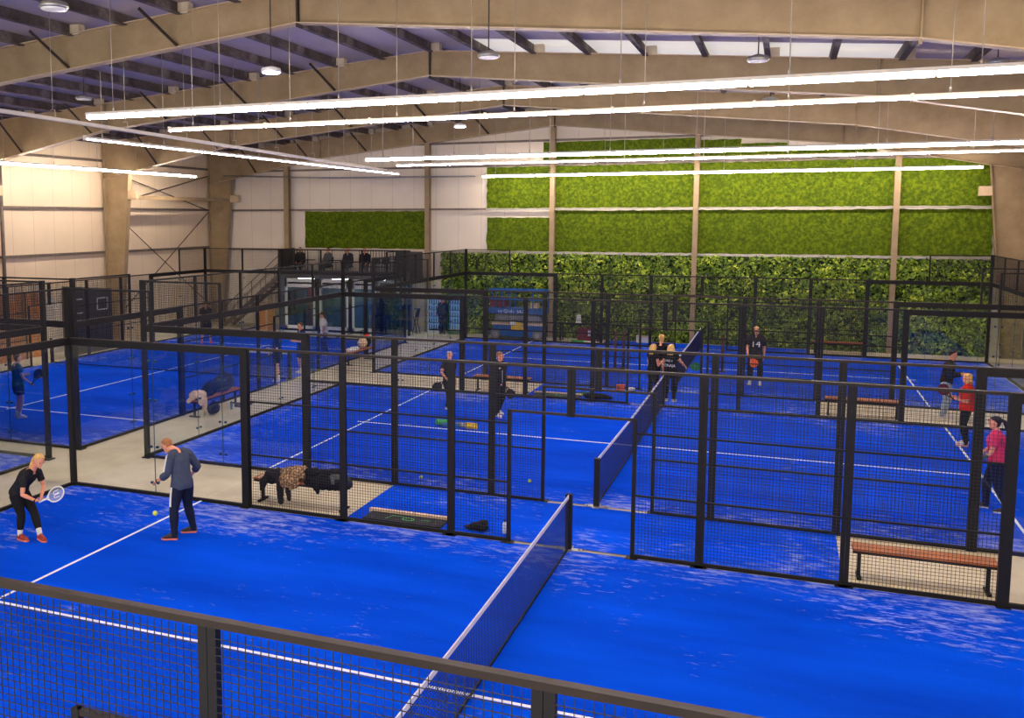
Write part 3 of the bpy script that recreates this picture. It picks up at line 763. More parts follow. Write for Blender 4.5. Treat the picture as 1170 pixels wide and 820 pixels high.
def head(J, mb, s):
    H, up, f, lat = head_frame(J)
    R = [ring(H+up*z*s, lat, f, rx*s, fr*s, max(.02, bk)*s) for z, rx, fr, bk in HEADP]
    mb.rings(R)
    mb.limb([J['neck']-(H-J['neck']).normalized()*.03, lerp(J['neck'], H, .5), H-up*.04*s-f*.01], [.062*s, .054*s, .052*s])
    mb.ell(H+f*.098*s-up*.018*s, lat*.014*s, f*.018*s, up*.024*s); mb.ell(H+f*.085*s-up*.06*s, lat*.024*s, f*.012*s, up*.01*s)
    mb.ell(H+f*.085*s-up*.095*s, lat*.02*s, f*.016*s, up*.016*s)
    for q in (-1, 1): mb.ell(H+lat*q*.076*s-f*.01*s-up*.012*s, lat*.011*s, f*.018*s, up*.032*s)
    for q in (-1, 1): mb.ell(H+lat*q*.03*s+f*.088*s+up*.022*s, lat*.024*s, f*.01*s, up*.008*s)
def hand(J, mb, s, sd, curl):
    W, E = J['wr'+sd], J['el'+sd]; d = (J['ha'+sd]-W).normalized() if 'ha'+sd in J else (W-E).normalized()
    pn = J.get('palm'+sd, V((1, 0, 0)) if sd == 'L' else V((-1, 0, 0)))
    pn = (pn-d*pn.dot(d)).normalized(); w = d.cross(pn).normalized()
    if sd == 'L': w = -w                      # w points to the thumb side
    c = W+d*.05*s
    mb.rings([ring(W+d*t*s, w, pn, a*s, b*s, b*s, 12) for t, a, b in [(-.012, .026, .02), (.012, .03, .018), (.045, .04, .016), (.08, .042, .014), (.094, .034, .01)]])
    for i, (o, L) in enumerate([(.031, .07), (.011, .078), (-.01, .073), (-.03, .058)]):
        p = W+d*.086*s+w*o*s; pts = [p-d*.02*s]; a = .12; q = p; dd = d
        for j, fr in enumerate((.45, .3, .25)):
            pts.append(q); an = a+curl*(j+.6)*.33
            dd = (d*math.cos(an)+pn*math.sin(an)); q = q+dd*L*fr*s
        pts.append(q); mb.limb(pts, [.0092*s, .009*s, .0085*s, .008*s, .007*s], 8)
    p = W+d*.028*s+w*.034*s; td = (d*.62+w*(.75-curl*.3)+pn*(.25+curl*.4)).normalized(); q = p+td*.036*s; t2 = (d*.85+w*.1+pn*(.2+curl*.4)).normalized()
    mb.limb([p-td*.02*s, p, q, q+t2*.03*s], [.012*s, .0115*s, .0095*s, .008*s], 8)
def hair(J, mb, s, style):
    H, up, f, lat = head_frame(J); R = []
    back = {'short': .008, 'buzz': .004}.get(style, .014)
    for z, rx, fr, bk in HEADP[2:]+[(.122, .012, .015, .015)]:
        if z < -.04 and style in ('short', 'buzz'): continue
        ff = -.005 if z < .035 else (fr-.01 if z < .062 else fr+back*.8)
        rr = rx*(1 if z > -.02 else .98)+back*(1 if z > .02 else .55)
        R.append(ring(H+up*(z+.004)*s-f*.006*s, lat, f, rr*s, max(ff, .0)*s if ff > 0 else .0, (bk+back)*s))
    # close front below the hairline behind the ears
    mb.rings(R)
    if style == 'pony':
        p = H-f*.1*s+up*.05*s; q = J.get('tail', p-f*.06-up*.16)
        mb.limb([p, lerp(p, q, .3)-f*.03*s+up*.02*s, lerp(p, q, .65)-f*.02*s, q], [.03*s, .034*s, .03*s, .014*s])
    if style == 'bun': mb.ball(H+up*.09*s-f*.065*s, .045*s)
    if style == 'long':
        for o in (-.05, 0, .05): mb.limb([H-f*.06*s+lat*o*s+up*.03*s, H-f*.085*s+lat*o*1.3*s-up*.1*s, H-f*.08*s+lat*o*1.3*s-up*.19*s], [.055*s, .046*s, .028*s])
        for q in (-1, 1): mb.limb([H+lat*q*.07*s-f*.02*s+up*.02*s, H+lat*q*.085*s-f*.02*s-up*.09*s, H+lat*q*.08*s-up*.2*s], [.03*s, .032*s, .018*s])
    if style == 'curly':
        rnd = random.Random(4)
        for i in range(26):
            a = rnd.uniform(0, 2*PI); z = rnd.uniform(-.16, .1); rr = .085 if z < .06 else .05
            x, y = math.cos(a)*rr, math.sin(a)*rr*1.1
            if y > .03 and z < .06: continue
            mb.ball(H+lat*x*s+f*y*s+up*z*s, rnd.uniform(.026, .04)*s, 8, 6)
def shoe(parent, J, sd, m, sole, s, name='shoe'):
    A, T = J['an'+sd], J['toe'+sd]; z0 = T.z-.03
    f = V((T.x-A.x, T.y-A.y, 0)); tl = f.length; f.normalize(); lat = V((f.y, -f.x, 0)); heel = V((A.x, A.y, 0))-f*.055*s; L = .265*s
    heel.z = z0
    lift = J.get('lift'+sd, 0)
    fd = (f+V((0, 0, lift))).normalized()*1; upv = lat.cross(fd)
    if upv.z < 0: upv = -upv
    if lift < 0: heel = V((T.x, T.y, z0))-fd*(L-.02)
    R = []
    for t, w, h in [(0, .022, .07), (.04, .036, .1), (.14, .042, .12), (.3, .038, .115), (.45, .042, .098), (.65, .047, .07), (.85, .043, .048), (.96, .026, .036), (1, .012, .03)]:
        c = heel+fd*t*L+upv*(.022+h*.5-.012)*s; R.append(ring(c, lat, upv, (w+.003)*s, h*.5*s, h*.5*s, 12))
    b = MB(); b.rings(R); sh = part(name, b, m, parent)
    R = []
    for t, w in [(0, .022), (.04, .036), (.2, .04), (.42, .038), (.65, .05), (.85, .046), (.97, .028), (1.01, .012)]:
        c = heel+fd*t*L; R.append([c+lat*w*s, c-lat*w*s, c-lat*w*s+upv*.026*s, c+lat*w*s+upv*.026*s])
    b = MB(); b.rings(R, smooth=False); part('sole', b, sole, sh)
def person(label, J, O, s=1.0, vox=.011):
    base = (J['anL']+J['anR'])/2; base.z = min(J['toeL'].z, J['toeR'].z)-.03
    t = thing('person', label, 'person', base, O.get('group')); fem = O.get('fem', False)
    b = MB(); torso(J, b, s, 0, fem=fem); limbs(J, b, s, 0, fem=fem)
    for sd in 'LR':
        b.limb([J['sh'+sd]-(J['sh'+sd]-J['neck'])*.6, J['sh'+sd]], [.06*s, .058*s])
        b.limb([lerp(J['pelvis'], J['hip'+sd], .6), J['hip'+sd]], [.1*s, .092*s])
        b.limb([J['an'+sd], lerp(J['an'+sd], J['toe'+sd], .6)], [.03*s, .014*s])
    head(J, b, s)
    for sd in 'LR': hand(J, b, s*.97, sd, O.get('curl'+sd, .9))
    fused('body', b, vox if O.get('fine') is None else O['fine'], O.get('skin', M['skin']), t, 2)
    H, up, f, lat = head_frame(J)
    if O.get('face', True):
        for q in (-1, 1): b = MB(); b.ell(H+lat*q*.031*s+f*.088*s+up*.004*s, lat*.012*s, f*.008*s, up*.007*s, 8, 6); part('eye', b, M['lens'], t)
    b = MB(); hair(J, b, s, O['hair'][0]); fused('hair', b, .009, M[O['hair'][1]], t, 1)
    # trousers or shorts
    if O.get('legs'):
        mname, frac, inf = O['legs']; b = MB(); torso(J, b, s, .012+inf*.3, t0=-.06, t1=.2, fem=fem); limbs(J, b, s, .012+inf, arms=None, legs=(0, frac), fem=fem)
        for sd in 'LR': b.limb([lerp(J['pelvis'], J['hip'+sd], .6), J['hip'+sd]], [.1*s+.014+inf, .092*s+.014+inf])
        fused('trousers' if frac > .8 else 'shorts', b, vox if O.get('fine') is None else .008, M[mname], t, 2)
    mname, sl, inf = O['top']; b = MB(); torso(J, b, s, .02+inf, t0=O.get('hem', -.06), t1=.93, fem=fem); limbs(J, b, s, .014+inf, arms=(0, sl), legs=None, fem=fem)
    for sd in 'LR': b.limb([J['sh'+sd]-(J['sh'+sd]-J['neck'])*.6, J['sh'+sd]], [.06*s+.016+inf, .058*s+.016+inf])
    tp = fused('shirt' if sl < .6 else 'jacket', b, vox if O.get('fine') is None else .008, M[mname], t, 2)
    if O.get('socks'):
        for sd in 'LR':
            b = MB(); b.tube([lerp(J['an'+sd], J['kn'+sd], .24), lerp(J['an'+sd], J['kn'+sd], .1), J['an'+sd]-V((0, 0, .02))], [.05*s, .047*s, .044*s], 12); part('sock', b, M['cwhite'], t)
    for sd in 'LR': shoe(t, J, sd, M[O['shoe'][0]], M[O['shoe'][1]], s)
    return t
def stand(x, y, z, hd, h, armL='down', armR='down', stride=0, lean=0, turn=0, spread=.1, sit=False, look=None, lookz=-.05):
    """joint positions of a person at x,y, facing hd degrees; h = body height"""
    s = h/1.75; a = math.radians(hd); F = V((math.cos(a), math.sin(a), 0)); Rr = V((math.sin(a), -math.cos(a), 0)); U = V((0, 0, 1)); O = V((x, y, z))
    P = lambda r, f, u: O+Rr*r*s+F*f*s+U*u*s
    J = {}
    pz = .93 if not sit else .52
    ln = math.radians(lean); bd = F*math.sin(ln)+U*math.cos(ln)
    J['pelvis'] = P(0, 0, pz); J['neck'] = J['pelvis']+bd*.54*s; J['head'] = J['neck']+(bd*.5+U*.5).normalized()*.165*s+F*.02*s
    for sd, q in (('R', 1), ('L', -1)):
        J['hip'+sd] = P(.095*q, 0, pz-.04); J['sh'+sd] = J['neck']-bd*.075*s+Rr*.175*q*s
        st = stride*q
        if sit:
            J['kn'+sd] = P(.12*q, .42, pz-.02); J['an'+sd] = P(.12*q, .40, .09); J['toe'+sd] = P(.13*q, .57, .03)
        else:
            J['kn'+sd] = P(.10*q+spread*.3*q, .05+st*.45, .5); J['an'+sd] = P(spread*q*1.0+.02*q, st*.9-.03, .09 if st >= 0 else .12); J['toe'+sd] = P(spread*1.3*q, st*.9+.14, .03)
        A = armL if sd == 'L' else armR; S = J['sh'+sd]
        po = {'down': ((.06, -.04, -.29), (.05, .03, -.54)), 'swing': ((.07, -.12, -.27), (.08, -.06, -.52)), 'fore': ((.06, .08, -.28), (.03, .26, -.44)),
              'bent': ((.06, -.02, -.29), (-.03, .24, -.26)), 'phone': ((.05, .02, -.29), (-.1, .27, -.24)), 'cross': ((.07, .06, -.26), (-.2, .2, -.22)), 'hip': ((.16, -.1, -.24), (.02, .0, -.42)),
              'chin': ((.05, .2, -.2), (-.08, .26, .04)), 'lap': ((.05, .08, -.28), (-.05, .3, -.38)), 'out': ((.17, .05, -.22), (.2, .26, -.34))}[A]
        (a1, a2, a3), (b1, b2, b3) = po
        J['el'+sd] = S+(Rr*a1*q+F*a2+U*a3)*s; J['wr'+sd] = S+(Rr*b1*q+F*b2+U*b3)*s
        J['palm'+sd] = -Rr*q
    lk = math.radians(hd if look is None else look); J['look'] = V((math.cos(lk), math.sin(lk), lookz)).normalized()
    return J, s, F, Rr
def strip(parent, name, pts, w, m, nrm):
    b = MB()
    for p, q in zip(pts[:-1], pts[1:]): b.bar(p, q, w, .008, nrm)
    part(name, b, m, parent)

def racket(name, label, grip, d, nrm, m, pat=None, L=.45, group=None):
    """solid-faced padel racket: grip point, direction to the head, face normal"""
    d = V(d).normalized(); n = V(nrm); n = (n-d*n.dot(d)).normalized(); w = d.cross(n); grip = V(grip)
    t = thing(name, label, 'racket', grip, group)
    b = MB(); b.tube([grip-d*.05, grip+d*.09], [.017, .016], 8); part('grip', b, M['rubber'], t)
    c = grip+d*.27; R = []
    pts = [(-.13, .012), (-.115, .05), (-.07, .10), (0, .13), (.07, .12), (.115, .085), (.135, .04), (.14, .01)]
    for z, r in [(u, v) for u, v in pts]:
        R.append([c+d*z+w*r+n*.017, c+d*z-w*r+n*.017, c+d*z-w*r-n*.017, c+d*z+w*r-n*.017])
    b = MB(); b.rings(R, smooth=False); b.bar(grip+d*.08-w*.012, c-d*.11-w*.05, .02, .03, n); b.bar(grip+d*.08+w*.012, c-d*.11+w*.05, .02, .03, n); part('racket_head', b, m, t)
    for q in (-1, 1):
        b = MB()
        for i in range(-2, 3):
            for j in range(-2, 3):
                if abs(i)+abs(j) < 4: b.lathe(c+w*i*.03+d*j*.03+n*.0172*q, [(.006, 0), (.006, .0012), (.001, .0014)], 8, n*q)
        part('hole_pattern', b, M['ccharcoal'] if pat is None else pat, t)
    return t

# woman hitting, nearest court
J = {k: V(v) for k, v in dict(head=(-8.15, 7.19, 1.335), neck=(-8.31, 7.2, 1.165), shR=(-8.33, 7.03, 1.08), shL=(-8.35, 7.37, 1.08), elR=(-8.28, 6.93, .82), wrR=(-8.09, 7.02, .72),
     haR=(-8.0, 7.05, .725), elL=(-8.30, 7.43, .84), wrL=(-8.12, 7.16, .70), haL=(-8.05, 7.12, .69), pelvis=(-8.62, 7.2, .76), hipR=(-8.61, 7.115, .72), hipL=(-8.61, 7.285, .72),
     knR=(-8.50, 7.11, .41), anR=(-8.50, 7.06, .09), toeR=(-8.34, 7.04, .03), knL=(-8.40, 7.29, .41), anL=(-8.19, 7.18, .10), toeL=(-8.03, 7.12, .03)).items()}
for q in J.values(): q.z += .015
J['look'] = V((.93, -.25, -.18)).normalized(); J['bend'] = .03; J['palmR'] = V((0, .4, 1)); J['palmL'] = V((0, -.3, 1)); J['tail'] = J['head']+V((-.2, -.03, -.2))
wm = person('person in black tee and leggings with blond ponytail, crouching with a white racket', J, dict(fem=True, fine=.006, hair=('pony', 'blond'), legs=('cblack', .88, .002), top=('cblack2', .3, 0), shoe=('shoered', 'solecoral'), socks=True, curlR=2.0, curlL=1.6, skin=M['skin']), .93, .008)
b = MB(); H, up_, f_, l_ = head_frame(J); b.lathe(J['wrR']-(J['haR']-J['wrR']).normalized()*.02, [(.03, -.012), (.034, 0), (.03, .012)], 12, J['wrR']-J['elR']); part('wristband', b, M['cblack'], wm)
def tennis_racket(grip, tip, nrm):
    grip, tip = V(grip), V(tip); d = (tip-grip).normalized(); L = (tip-grip).length; n = V(nrm); n = (n-d*n.dot(d)).normalized(); w = d.cross(n)
    t = thing('racket', 'white-framed strung racket held by the crouching woman in black', 'racket', grip)
    b = MB(); b.tube([grip-d*.04, grip+d*.12], .016, 10); part('handle', b, M['white'], t)
    c = tip-d*.155; R = []; a1, a2 = .155, .115
    for k in range(32):
        th = 2*PI*k/32; p = c+d*math.cos(th)*a1+w*math.sin(th)*a2; o = (d*math.cos(th)*a2+w*math.sin(th)*a1).normalized()
        R.append([p+o*.011*math.cos(u)+n*.013*math.sin(u) for u in [2*PI*j/6 for j in range(6)]])
    b = MB(); b.rings(R, caps=False, closed=True)
    for q in (-1, 1): b.tube([grip+d*.11, c-d*.135+w*q*.055], [.012, .011], 8)
    b.tube([c-d*.15-w*.03, c-d*.165, c-d*.15+w*.03], .009, 6); part('frame', b, M['white'], t)
    b = MB()
    for i in range(-7, 8):
        x = i*.0145; h = a1*math.sqrt(max(0, 1-(x/a2)**2)); b.bar(c+w*x-d*h, c+w*x+d*h, .003, .003)
    for i in range(-9, 10):
        x = i*.0155; h = a2*math.sqrt(max(0, 1-(x/a1)**2)); b.bar(c+d*x-w*h, c+d*x+w*h, .003, .003)
    part('strings', b, M['string'], t)
    b = MB()
    for q in (-1, 1):      # two bowed strokes side by side, the mark stencilled on the strings
        pts = [c+d*(.062*math.cos(u)+0)+w*(q*.03+.026*math.sin(u)) for u in [PI*.1+PI*1.8*j/12*.5+PI*0 for j in range(13)]]
        b.tube([c+w*(q*.03-.024)+d*.055, c+w*(q*.03-.024)-d*.03, c+w*q*.03-d*.05, c+w*(q*.03+.024)-d*.03, c+w*(q*.03+.024)+d*.055], .0075, 6)
    part('string_mark', b, M['textwhite'], t)
tennis_racket((-8.01, 7.05, .725), (-7.6, 7.12, .93), (.35, -.75, .45))

# man dropping the ball
J = {k: V(v) for k, v in dict(head=(-6.44, 8.30, 1.49), neck=(-6.27, 8.31, 1.41), shL=(-6.25, 8.12, 1.34), shR=(-6.15, 8.47, 1.34), elL=(-6.26, 8.02, 1.08), wrL=(-6.50, 8.09, .93),
     haL=(-6.62, 8.13, .87), elR=(-6.06, 8.60, 1.10), wrR=(-6.26, 8.74, .92), haR=(-6.34, 8.78, .87), pelvis=(-6.13, 8.25, .88), hipL=(-6.17, 8.17, .84), hipR=(-6.10, 8.34, .84),
     knL=(-6.18, 8.08, .47), anL=(-6.14, 8.02, .09), toeL=(-6.28, 7.96, .03), knR=(-6.13, 8.40, .47), anR=(-6.06, 8.44, .09), toeR=(-6.20, 8.37, .03)).items()}
for q in J.values(): q.z += .015
J['look'] = V((-.80, .05, -.62)).normalized(); J['bend'] = .03; J['palmL'] = V((.1, .2, -1)); J['palmR'] = V((0, -1, 0)); J['hup'] = V((-.42, 0, .9)).normalized()
mn = person('person in slate training top and dark trousers leaning forward to drop a ball', J, dict(fine=.006, hair=('short', 'ginger'), legs=('cnavy', 1.0, .008), top=('cslate', .72, .008), hem=-.17, shoe=('shoedark', 'solecoral'), curlL=.9, curlR=.6), 1.0, .008)
sh, el = J['shL'], J['elL']; out = V((-.35, -.9, .2)).normalized()
strip(mn, 'white_shoulder_stripe', [J['neck']+V((-.02, -.08, -.01)), sh+out*.075+V((0, 0, .03)), lerp(sh, el, .45)+out*.078, lerp(sh, el, .85)+out*.068], .035, M['cwhite'], out)
hp, kn = J['hipL'], J['knL']; out = V((-.3, -.95, 0)).normalized()
strip(mn, 'white_trouser_stripe', [lerp(hp, kn, -.05)+out*.118, lerp(hp, kn, .4)+out*.108, lerp(hp, kn, .8)+out*.088], .04, M['cwhite'], out)
b = MB(); b.limb([lerp(J['shL'], J['elL'], .86), J['elL'], lerp(J['elL'], J['wrL'], .42)], [.062, .06, .048], 12); part('dark_under_sleeve', b, M['cblack2'], mn)
b = MB(); b.lathe(J['wrL'], [(.032, -.014), (.036, 0), (.032, .014)], 14, J['wrL']-J['elL']); part('wristwatch', b, M['rubber'], mn)

def tball(loc, lab, r=.034):
    t = solo('ball', MB().ball(loc, r, 16, 12), M['ballyellow'], lab, 'ball', loc)
    b = MB(); x, y, z = loc
    for sg in (-1, 1):
        pts = []
        for k in range(25):
            a = 2*PI*k/24; v = V((math.cos(a), sg*.55*math.cos(2*a)+sg*.35, math.sin(a))).normalized()*(r+.0004); pts.append(V(loc)+v)
        b.tube(pts, .0016, 5)
    part('seam', b, M['cwhite'], t)
tball((-6.62, 8.16, .36), 'yellow ball in mid air under the man’s outstretched hand', .042)
tball((-1.54, 13.44, .05), 'yellow ball lying on the middle court near its gateway')
tball((-3.66, 12.9, .05), 'yellow ball on the middle court above the bench of coats')

# others: (label, stand args, outfit)
def P_(label, args, O, kw=None):
    J, s, F, Rr = stand(*args, **(kw or {})); t = person(label, J, O, s); return t, J, s, F, Rr
t, J, s, F, R_ = P_('person in teal tee and navy shorts at the left edge, seen from behind', (-15.71, 14.4, ZT, 62, 1.72, 'bent', 'fore'), dict(fem=True, hair=('bun', 'brown'), legs=('cnavy', .42, .02), top=('cteal', .25, .004), shoe=('shoewhite', 'shoewhite'), socks=True, skin=M['skinpale']), dict(spread=.06))
racket('padel_racket', 'black racket held by the player in teal', J['wrR']+F*.06, F*.6+V((0, 0, .8)), R_, M['rubber'])
P_('person in black tee with coral red shoes at the far left of the lengthwise court', (-19.7, 29.0, ZT, -52, 1.78, 'phone', 'phone'), dict(hair=('short', 'brown'), legs=('cblack', .48, .02), top=('cblack', .3, .006), shoe=('shoeneon', 'shoeneon')), dict(spread=.16))
P_('person in navy top and skirt with bare legs beside the thick fence post', (-12.15, 21.9, ZT, 200, 1.66, 'bent', 'fore'), dict(fem=True, hair=('short', 'blond'), legs=('cnavy', .45, .035), top=('cnavy', .34, .012), shoe=('shoewhite', 'shoewhite'), socks=True, skin=M['skinpale']), dict(spread=.06))
P_('person in dark shirt and shorts mostly hidden behind the thick fence post', (-12.2, 23.6, ZT, 230, 1.74, 'bent', 'bent'), dict(hair=('short', 'brown'), legs=('cnavy', .46, .02), top=('cblack', .3, .006), shoe=('shoewhite', 'shoewhite'), socks=True), dict(spread=.07))
P_('person in white tee and navy trousers standing on the left-hand court', (-13.4, 27.7, ZT, 205, 1.68, 'down', 'down'), dict(hair=('short', 'brown'), legs=('cnavy', 1.0, .012), top=('cwhite', .32, .012), shoe=('shoewhite', 'shoewhite')), dict(lean=6, stride=.1))
t, J, s, F, R_ = P_('person in black tee walking on the middle court with a black racket', (-5.38, 19.46, ZT, -28, 1.66, 'down', 'out'), dict(hair=('short', 'grey_hair'), legs=('cblack', 1.0, .012), top=('cblack2', .3, .008), shoe=('shoewhite', 'shoewhite')), dict(stride=.2))
racket('padel_racket', 'black racket held low by the walking man in black tee', J['wrR']+V((-.02, -.01, -.06)), V((-.62, -.1, -.62)), V((.3, -1, 0)), M['rubber'])
t, J, s, F, R_ = P_('person in black tracksuit with white sleeve stripes walking by the wide post', (-3.94, 19.4, ZT, -38, 1.72, 'swing', 'down'), dict(hair=('short', 'ginger'), legs=('cblack', 1.0, .012), top=('cblack', .96, .01), shoe=('shoewhite', 'shoewhite')), dict(stride=.16, look=-5))
o1 = R_*.075
strip(t, 'white_sleeve_stripe', [J['shR']+o1+V((0, 0, .03)), lerp(J['shR'], J['elR'], .5)+R_*.07, J['elR']+R_*.062, lerp(J['elR'], J['wrR'], .7)+R_*.052], .03, M['cwhite'], R_)
strip(t, 'zip', [J['neck']-V((0, 0, .05))+F*.115, lerp(J['neck'], J['pelvis'], .5)+F*.15, J['pelvis']+F*.155], .012, M['cwhite'], F)
strip(t, 'chest_badge', [J['neck']-V((0, 0, .12))+F*.14+R_*.09, J['neck']-V((0, 0, .15))+F*.145+R_*.07], .05, M['cwhite'], F)
racket('padel_racket', 'black racket held low by the man in the striped tracksuit', J['wrL']+V((0, 0, -.06)), V((.5, -.1, -.75)), V((.2, -1, 0)), M['rubber'])
t, J, s, F, R_ = P_('tallest person of the three in black, hair in a high bun', (-.32, 24.3, ZT, 75, 1.78, 'phone', 'phone'), dict(fem=True, hair=('bun', 'blond'), legs=('cblack', 1.0, .006), top=('cblack', .2, .006), shoe=('shoedark', 'shoewhite')))
t, J, s, F, R_ = P_('left person of the three in black, long blond hair and bare arms', (-.42, 23.25, ZT, 48, 1.62, 'phone', 'phone'), dict(fem=True, hair=('long', 'blond'), legs=('cblack', 1.0, .006), top=('cblack', .14, .006), shoe=('shoedark', 'shoewhite')), dict(lookz=-.3))
t, J, s, F, R_ = P_('right person of the three in black, white lettering across the back', (.1, 23.1, ZT, 80, 1.66, 'down', 'out'), dict(fem=True, hair=('long', 'blond'), legs=('cblack', 1.0, .006), top=('cblack', .16, .008), shoe=('shoewhite', 'shoewhite'), skin=M['skin']))
rot = Matrix((R_, V((0, 0, 1)), -F)).transposed()
bk = J['neck']-V((0, 0, .3))-F*.165
text('back_lettering', 'JONAJA', .105, bk+V((0, 0, -.03)), rot, M['textwhite'], t)
text('back_lettering', 'MO 1', .085, bk+V((0, 0, .11)), rot, M['textwhite'], t)
racket('padel_racket', 'green and black racket held by the right one of three in black', J['wrR']+F*.05, F*.5+R_*.75, V((.1, -1, .1)), M['darkgreen'], M['green'])
t, J, s, F, R_ = P_('person in black shirt numbered 14 with a red racket, facing the camera', (2.29, 26.9, ZT, -92, 1.86, 'down', 'fore'), dict(hair=('short', 'blond'), legs=('cblack', .9, .02), top=('cblack2', .36, .02), shoe=('shoewhite', 'shoewhite')), dict(spread=.12))
H, up_, f_, l_ = head_frame(J); b = MB(); b.lathe(H+up_*.045, [(.09, -.012), (.097, 0), (.09, .012)], 18, up_); part('headband', b, M['cblack'], t)
rot = Matrix((-R_, V((0, 0, 1)), F)).transposed()
text('shirt_number', '14', .3, J['neck']-V((0, 0, .24))+F*.17, rot, M['textwhite'], t, .006)
racket('padel_racket', 'red racket held by the player numbered 14', J['wrR']+V((.05, -.03, -.05)), V((.4, -.3, -.6)), F, M['orange'])
t, J, s, F, R_ = P_('person in black sweater and pale jeans looking down at a phone', (7.12, 23.55, ZT, -15, 1.80, 'phone', 'phone'), dict(hair=('short', 'darkhair'), legs=('cjeans', 1.0, .022), top=('cblack', .96, .012), shoe=('shoewhite', 'shoewhite')), dict(lean=8, lookz=-.8, spread=.12))
b = MB(); c = (J['wrL']+J['wrR'])/2+F*.1+V((0, 0, .03)); b.frame_box(c, R_*.036, F*.07+V((0, 0, .03)), V((0, 0, .004))); solo('phone', b, M['rubber'], 'dark phone held by the person in pale jeans', 'phone', c)
t, J, s, F, R_ = P_('person in bright red tee and black leggings with curly blond hair', (7.08, 20.2, ZT, 168, 1.68, 'bent', 'bent'), dict(fem=True, hair=('curly', 'blond'), legs=('cblack', 1.0, .006), top=('cred', .4, .022), hem=-.17, shoe=('shoewhite', 'solecoral')), dict(lookz=0))
racket('padel_racket', 'dark red racket held up by the player in the red tee', J['wrL']+F*.05, F*.5+V((0, 0, .5)), R_, M['cmaroon'], M['orange'])
t, J, s, F, R_ = P_('person in pink tee and black leggings with dark ponytail, by the right post', (6.72, 14.8, ZT, 172, 1.72, 'fore', 'fore'), dict(fem=True, hair=('pony', 'darkhair'), legs=('cblack', 1.0, .01), top=('cpink', .3, .01), hem=-.1, shoe=('shoedark', 'shoewhite')), dict(stride=.18, lean=4))
b = MB(); b.limb([lerp(J['elL'], J['wrL'], .35), lerp(J['elL'], J['wrL'], .75)], [.045, .042]); part('arm_sleeve', b, M['cgrey'], t)
t, J, s, F, R_ = P_('person in dark clothes and white shoes standing before the drinks machines', (-11.25, 35.2, 0, 70, 1.75, 'down', 'phone'), dict(hair=('short', 'darkhair'), legs=('cnavy', 1.0, .01), top=('cnavy', .96, .012), shoe=('shoewhite', 'shoewhite')))

# ------------------------------------------------------------------ benches, bags and clothes
def bench(c, L, along, lab):
    c = V(c); a = V((1, 0, 0)) if along == 'x' else V((0, 1, 0)); w = V((0, 1, 0)) if along == 'x' else V((-1, 0, 0))
    t = thing('bench', lab, 'bench', c, 'court benches')
    for k in (-1, 0, 1):
        b = MB(); b.frame_box(c+w*k*.115+V((0, 0, .455)), a*L/2, w*.05, (0, 0, .016)); part('slat', b, M['benchwood'], t)
    b = MB(); b.bar(c-a*L/2+w*.14+V((0, 0, .42)), c+a*L/2+w*.14+V((0, 0, .42)), .03, .04); b.bar(c-a*L/2-w*.14+V((0, 0, .42)), c+a*L/2-w*.14+V((0, 0, .42)), .03, .04)
    for s in (-1, 0, 1): b.bar(c+a*s*(L/2-.02)-w*.15+V((0, 0, .42)), c+a*s*(L/2-.02)+w*.15+V((0, 0, .42)), .03, .04)
    part('seat_frame', b, M['black'], t)
    for s in (-1, 1):
        e = c+a*s*(L/2-.1); b = MB(); b.bar(e+V((0, 0, .0)), e+V((0, 0, .42)), .05, .05, a); b.bar(e-w*.16+V((0, 0, .02)), e+w*.16+V((0, 0, .02)), .06, .035); part('leg', b, M['black'], t)
    return t
bench((-5.08, 10.5, 0), 1.9, 'x', 'bench by the nearest court, buried under coats and a leopard print jacket')
bench((5.05, 10.45, 0), 1.85, 'x', 'empty orange slatted bench behind the nearest court fence, lower right')
bench((-4.85, 22.85, 0), 1.75, 'x', 'empty slatted bench behind the man in the striped tracksuit')
bench((5.1, 22.9, 0), 1.85, 'x', 'empty slatted bench between middle and far courts, right side')
bench((5.1, 35.45, 0), 1.9, 'x', 'empty slatted bench against the ivy wall')
bench((-11.45, 17.25, 0), 2.2, 'y', 'bench in the left aisle loaded with dark bags and a beige jacket')
bench((-11.45, 26.6, 0), 1.9, 'y', 'bench further up the left aisle with a white towel and red cap')

def heap(name, lab, cat, blobs, m, loc, group=None, vox=.012, amp=.02, fr=9, parent=None, extra=None):
    b = MB()
    for kind, *a in blobs:
        if kind == 'e': b.ell(V(loc)+V(a[0]), (a[1][0], 0, 0), (0, a[1][1], 0), (0, 0, a[1][2]))
        else: b.limb([V(loc)+V(p) for p in a[0]], a[1])
    me = fuse(b, vox, 2, name)
    for v in me.vertices:
        n = v.normal; k = noise.noise(v.co*fr)+.5*noise.noise(v.co*fr*2.3); v.co += n*k*amp
    me.transform(Matrix.Translation(-V(loc))); me.materials.append(m)
    if min(v.co.z for v in me.vertices)+loc[2] < .004:
        for v in me.vertices: v.co.z = max(v.co.z, .004-loc[2])
    if parent:
        o = bpy.data.objects.new(name, me); o.location = V(loc)-origin(parent); o.parent = parent; col.objects.link(o); return o
    o = bpy.data.objects.new(name, me); o.location = loc; col.objects.link(o); return tag(o, lab, cat, group)
Z = .475
heap('coat', 'black jacket at the left end of the bench, empty sleeves hanging down', 'coat', [('e', (0, 0, .08), (.26, .18, .08)), ('e', (-.08, -.14, .02), (.16, .06, .12)), ('l', [(.1, -.12, .05), (.15, -.2, -.12), (.17, -.2, -.40)], [.08, .07, .055]), ('l', [(.28, -.12, .04), (.32, -.2, -.12), (.34, -.2, -.32)], [.055, .05, .04]),
      ('l', [(-.15, -.1, .05), (-.2, -.19, -.05), (-.22, -.2, -.18)], [.07, .08, .05])], M['cblack2'], (-5.6, 10.5, Z))
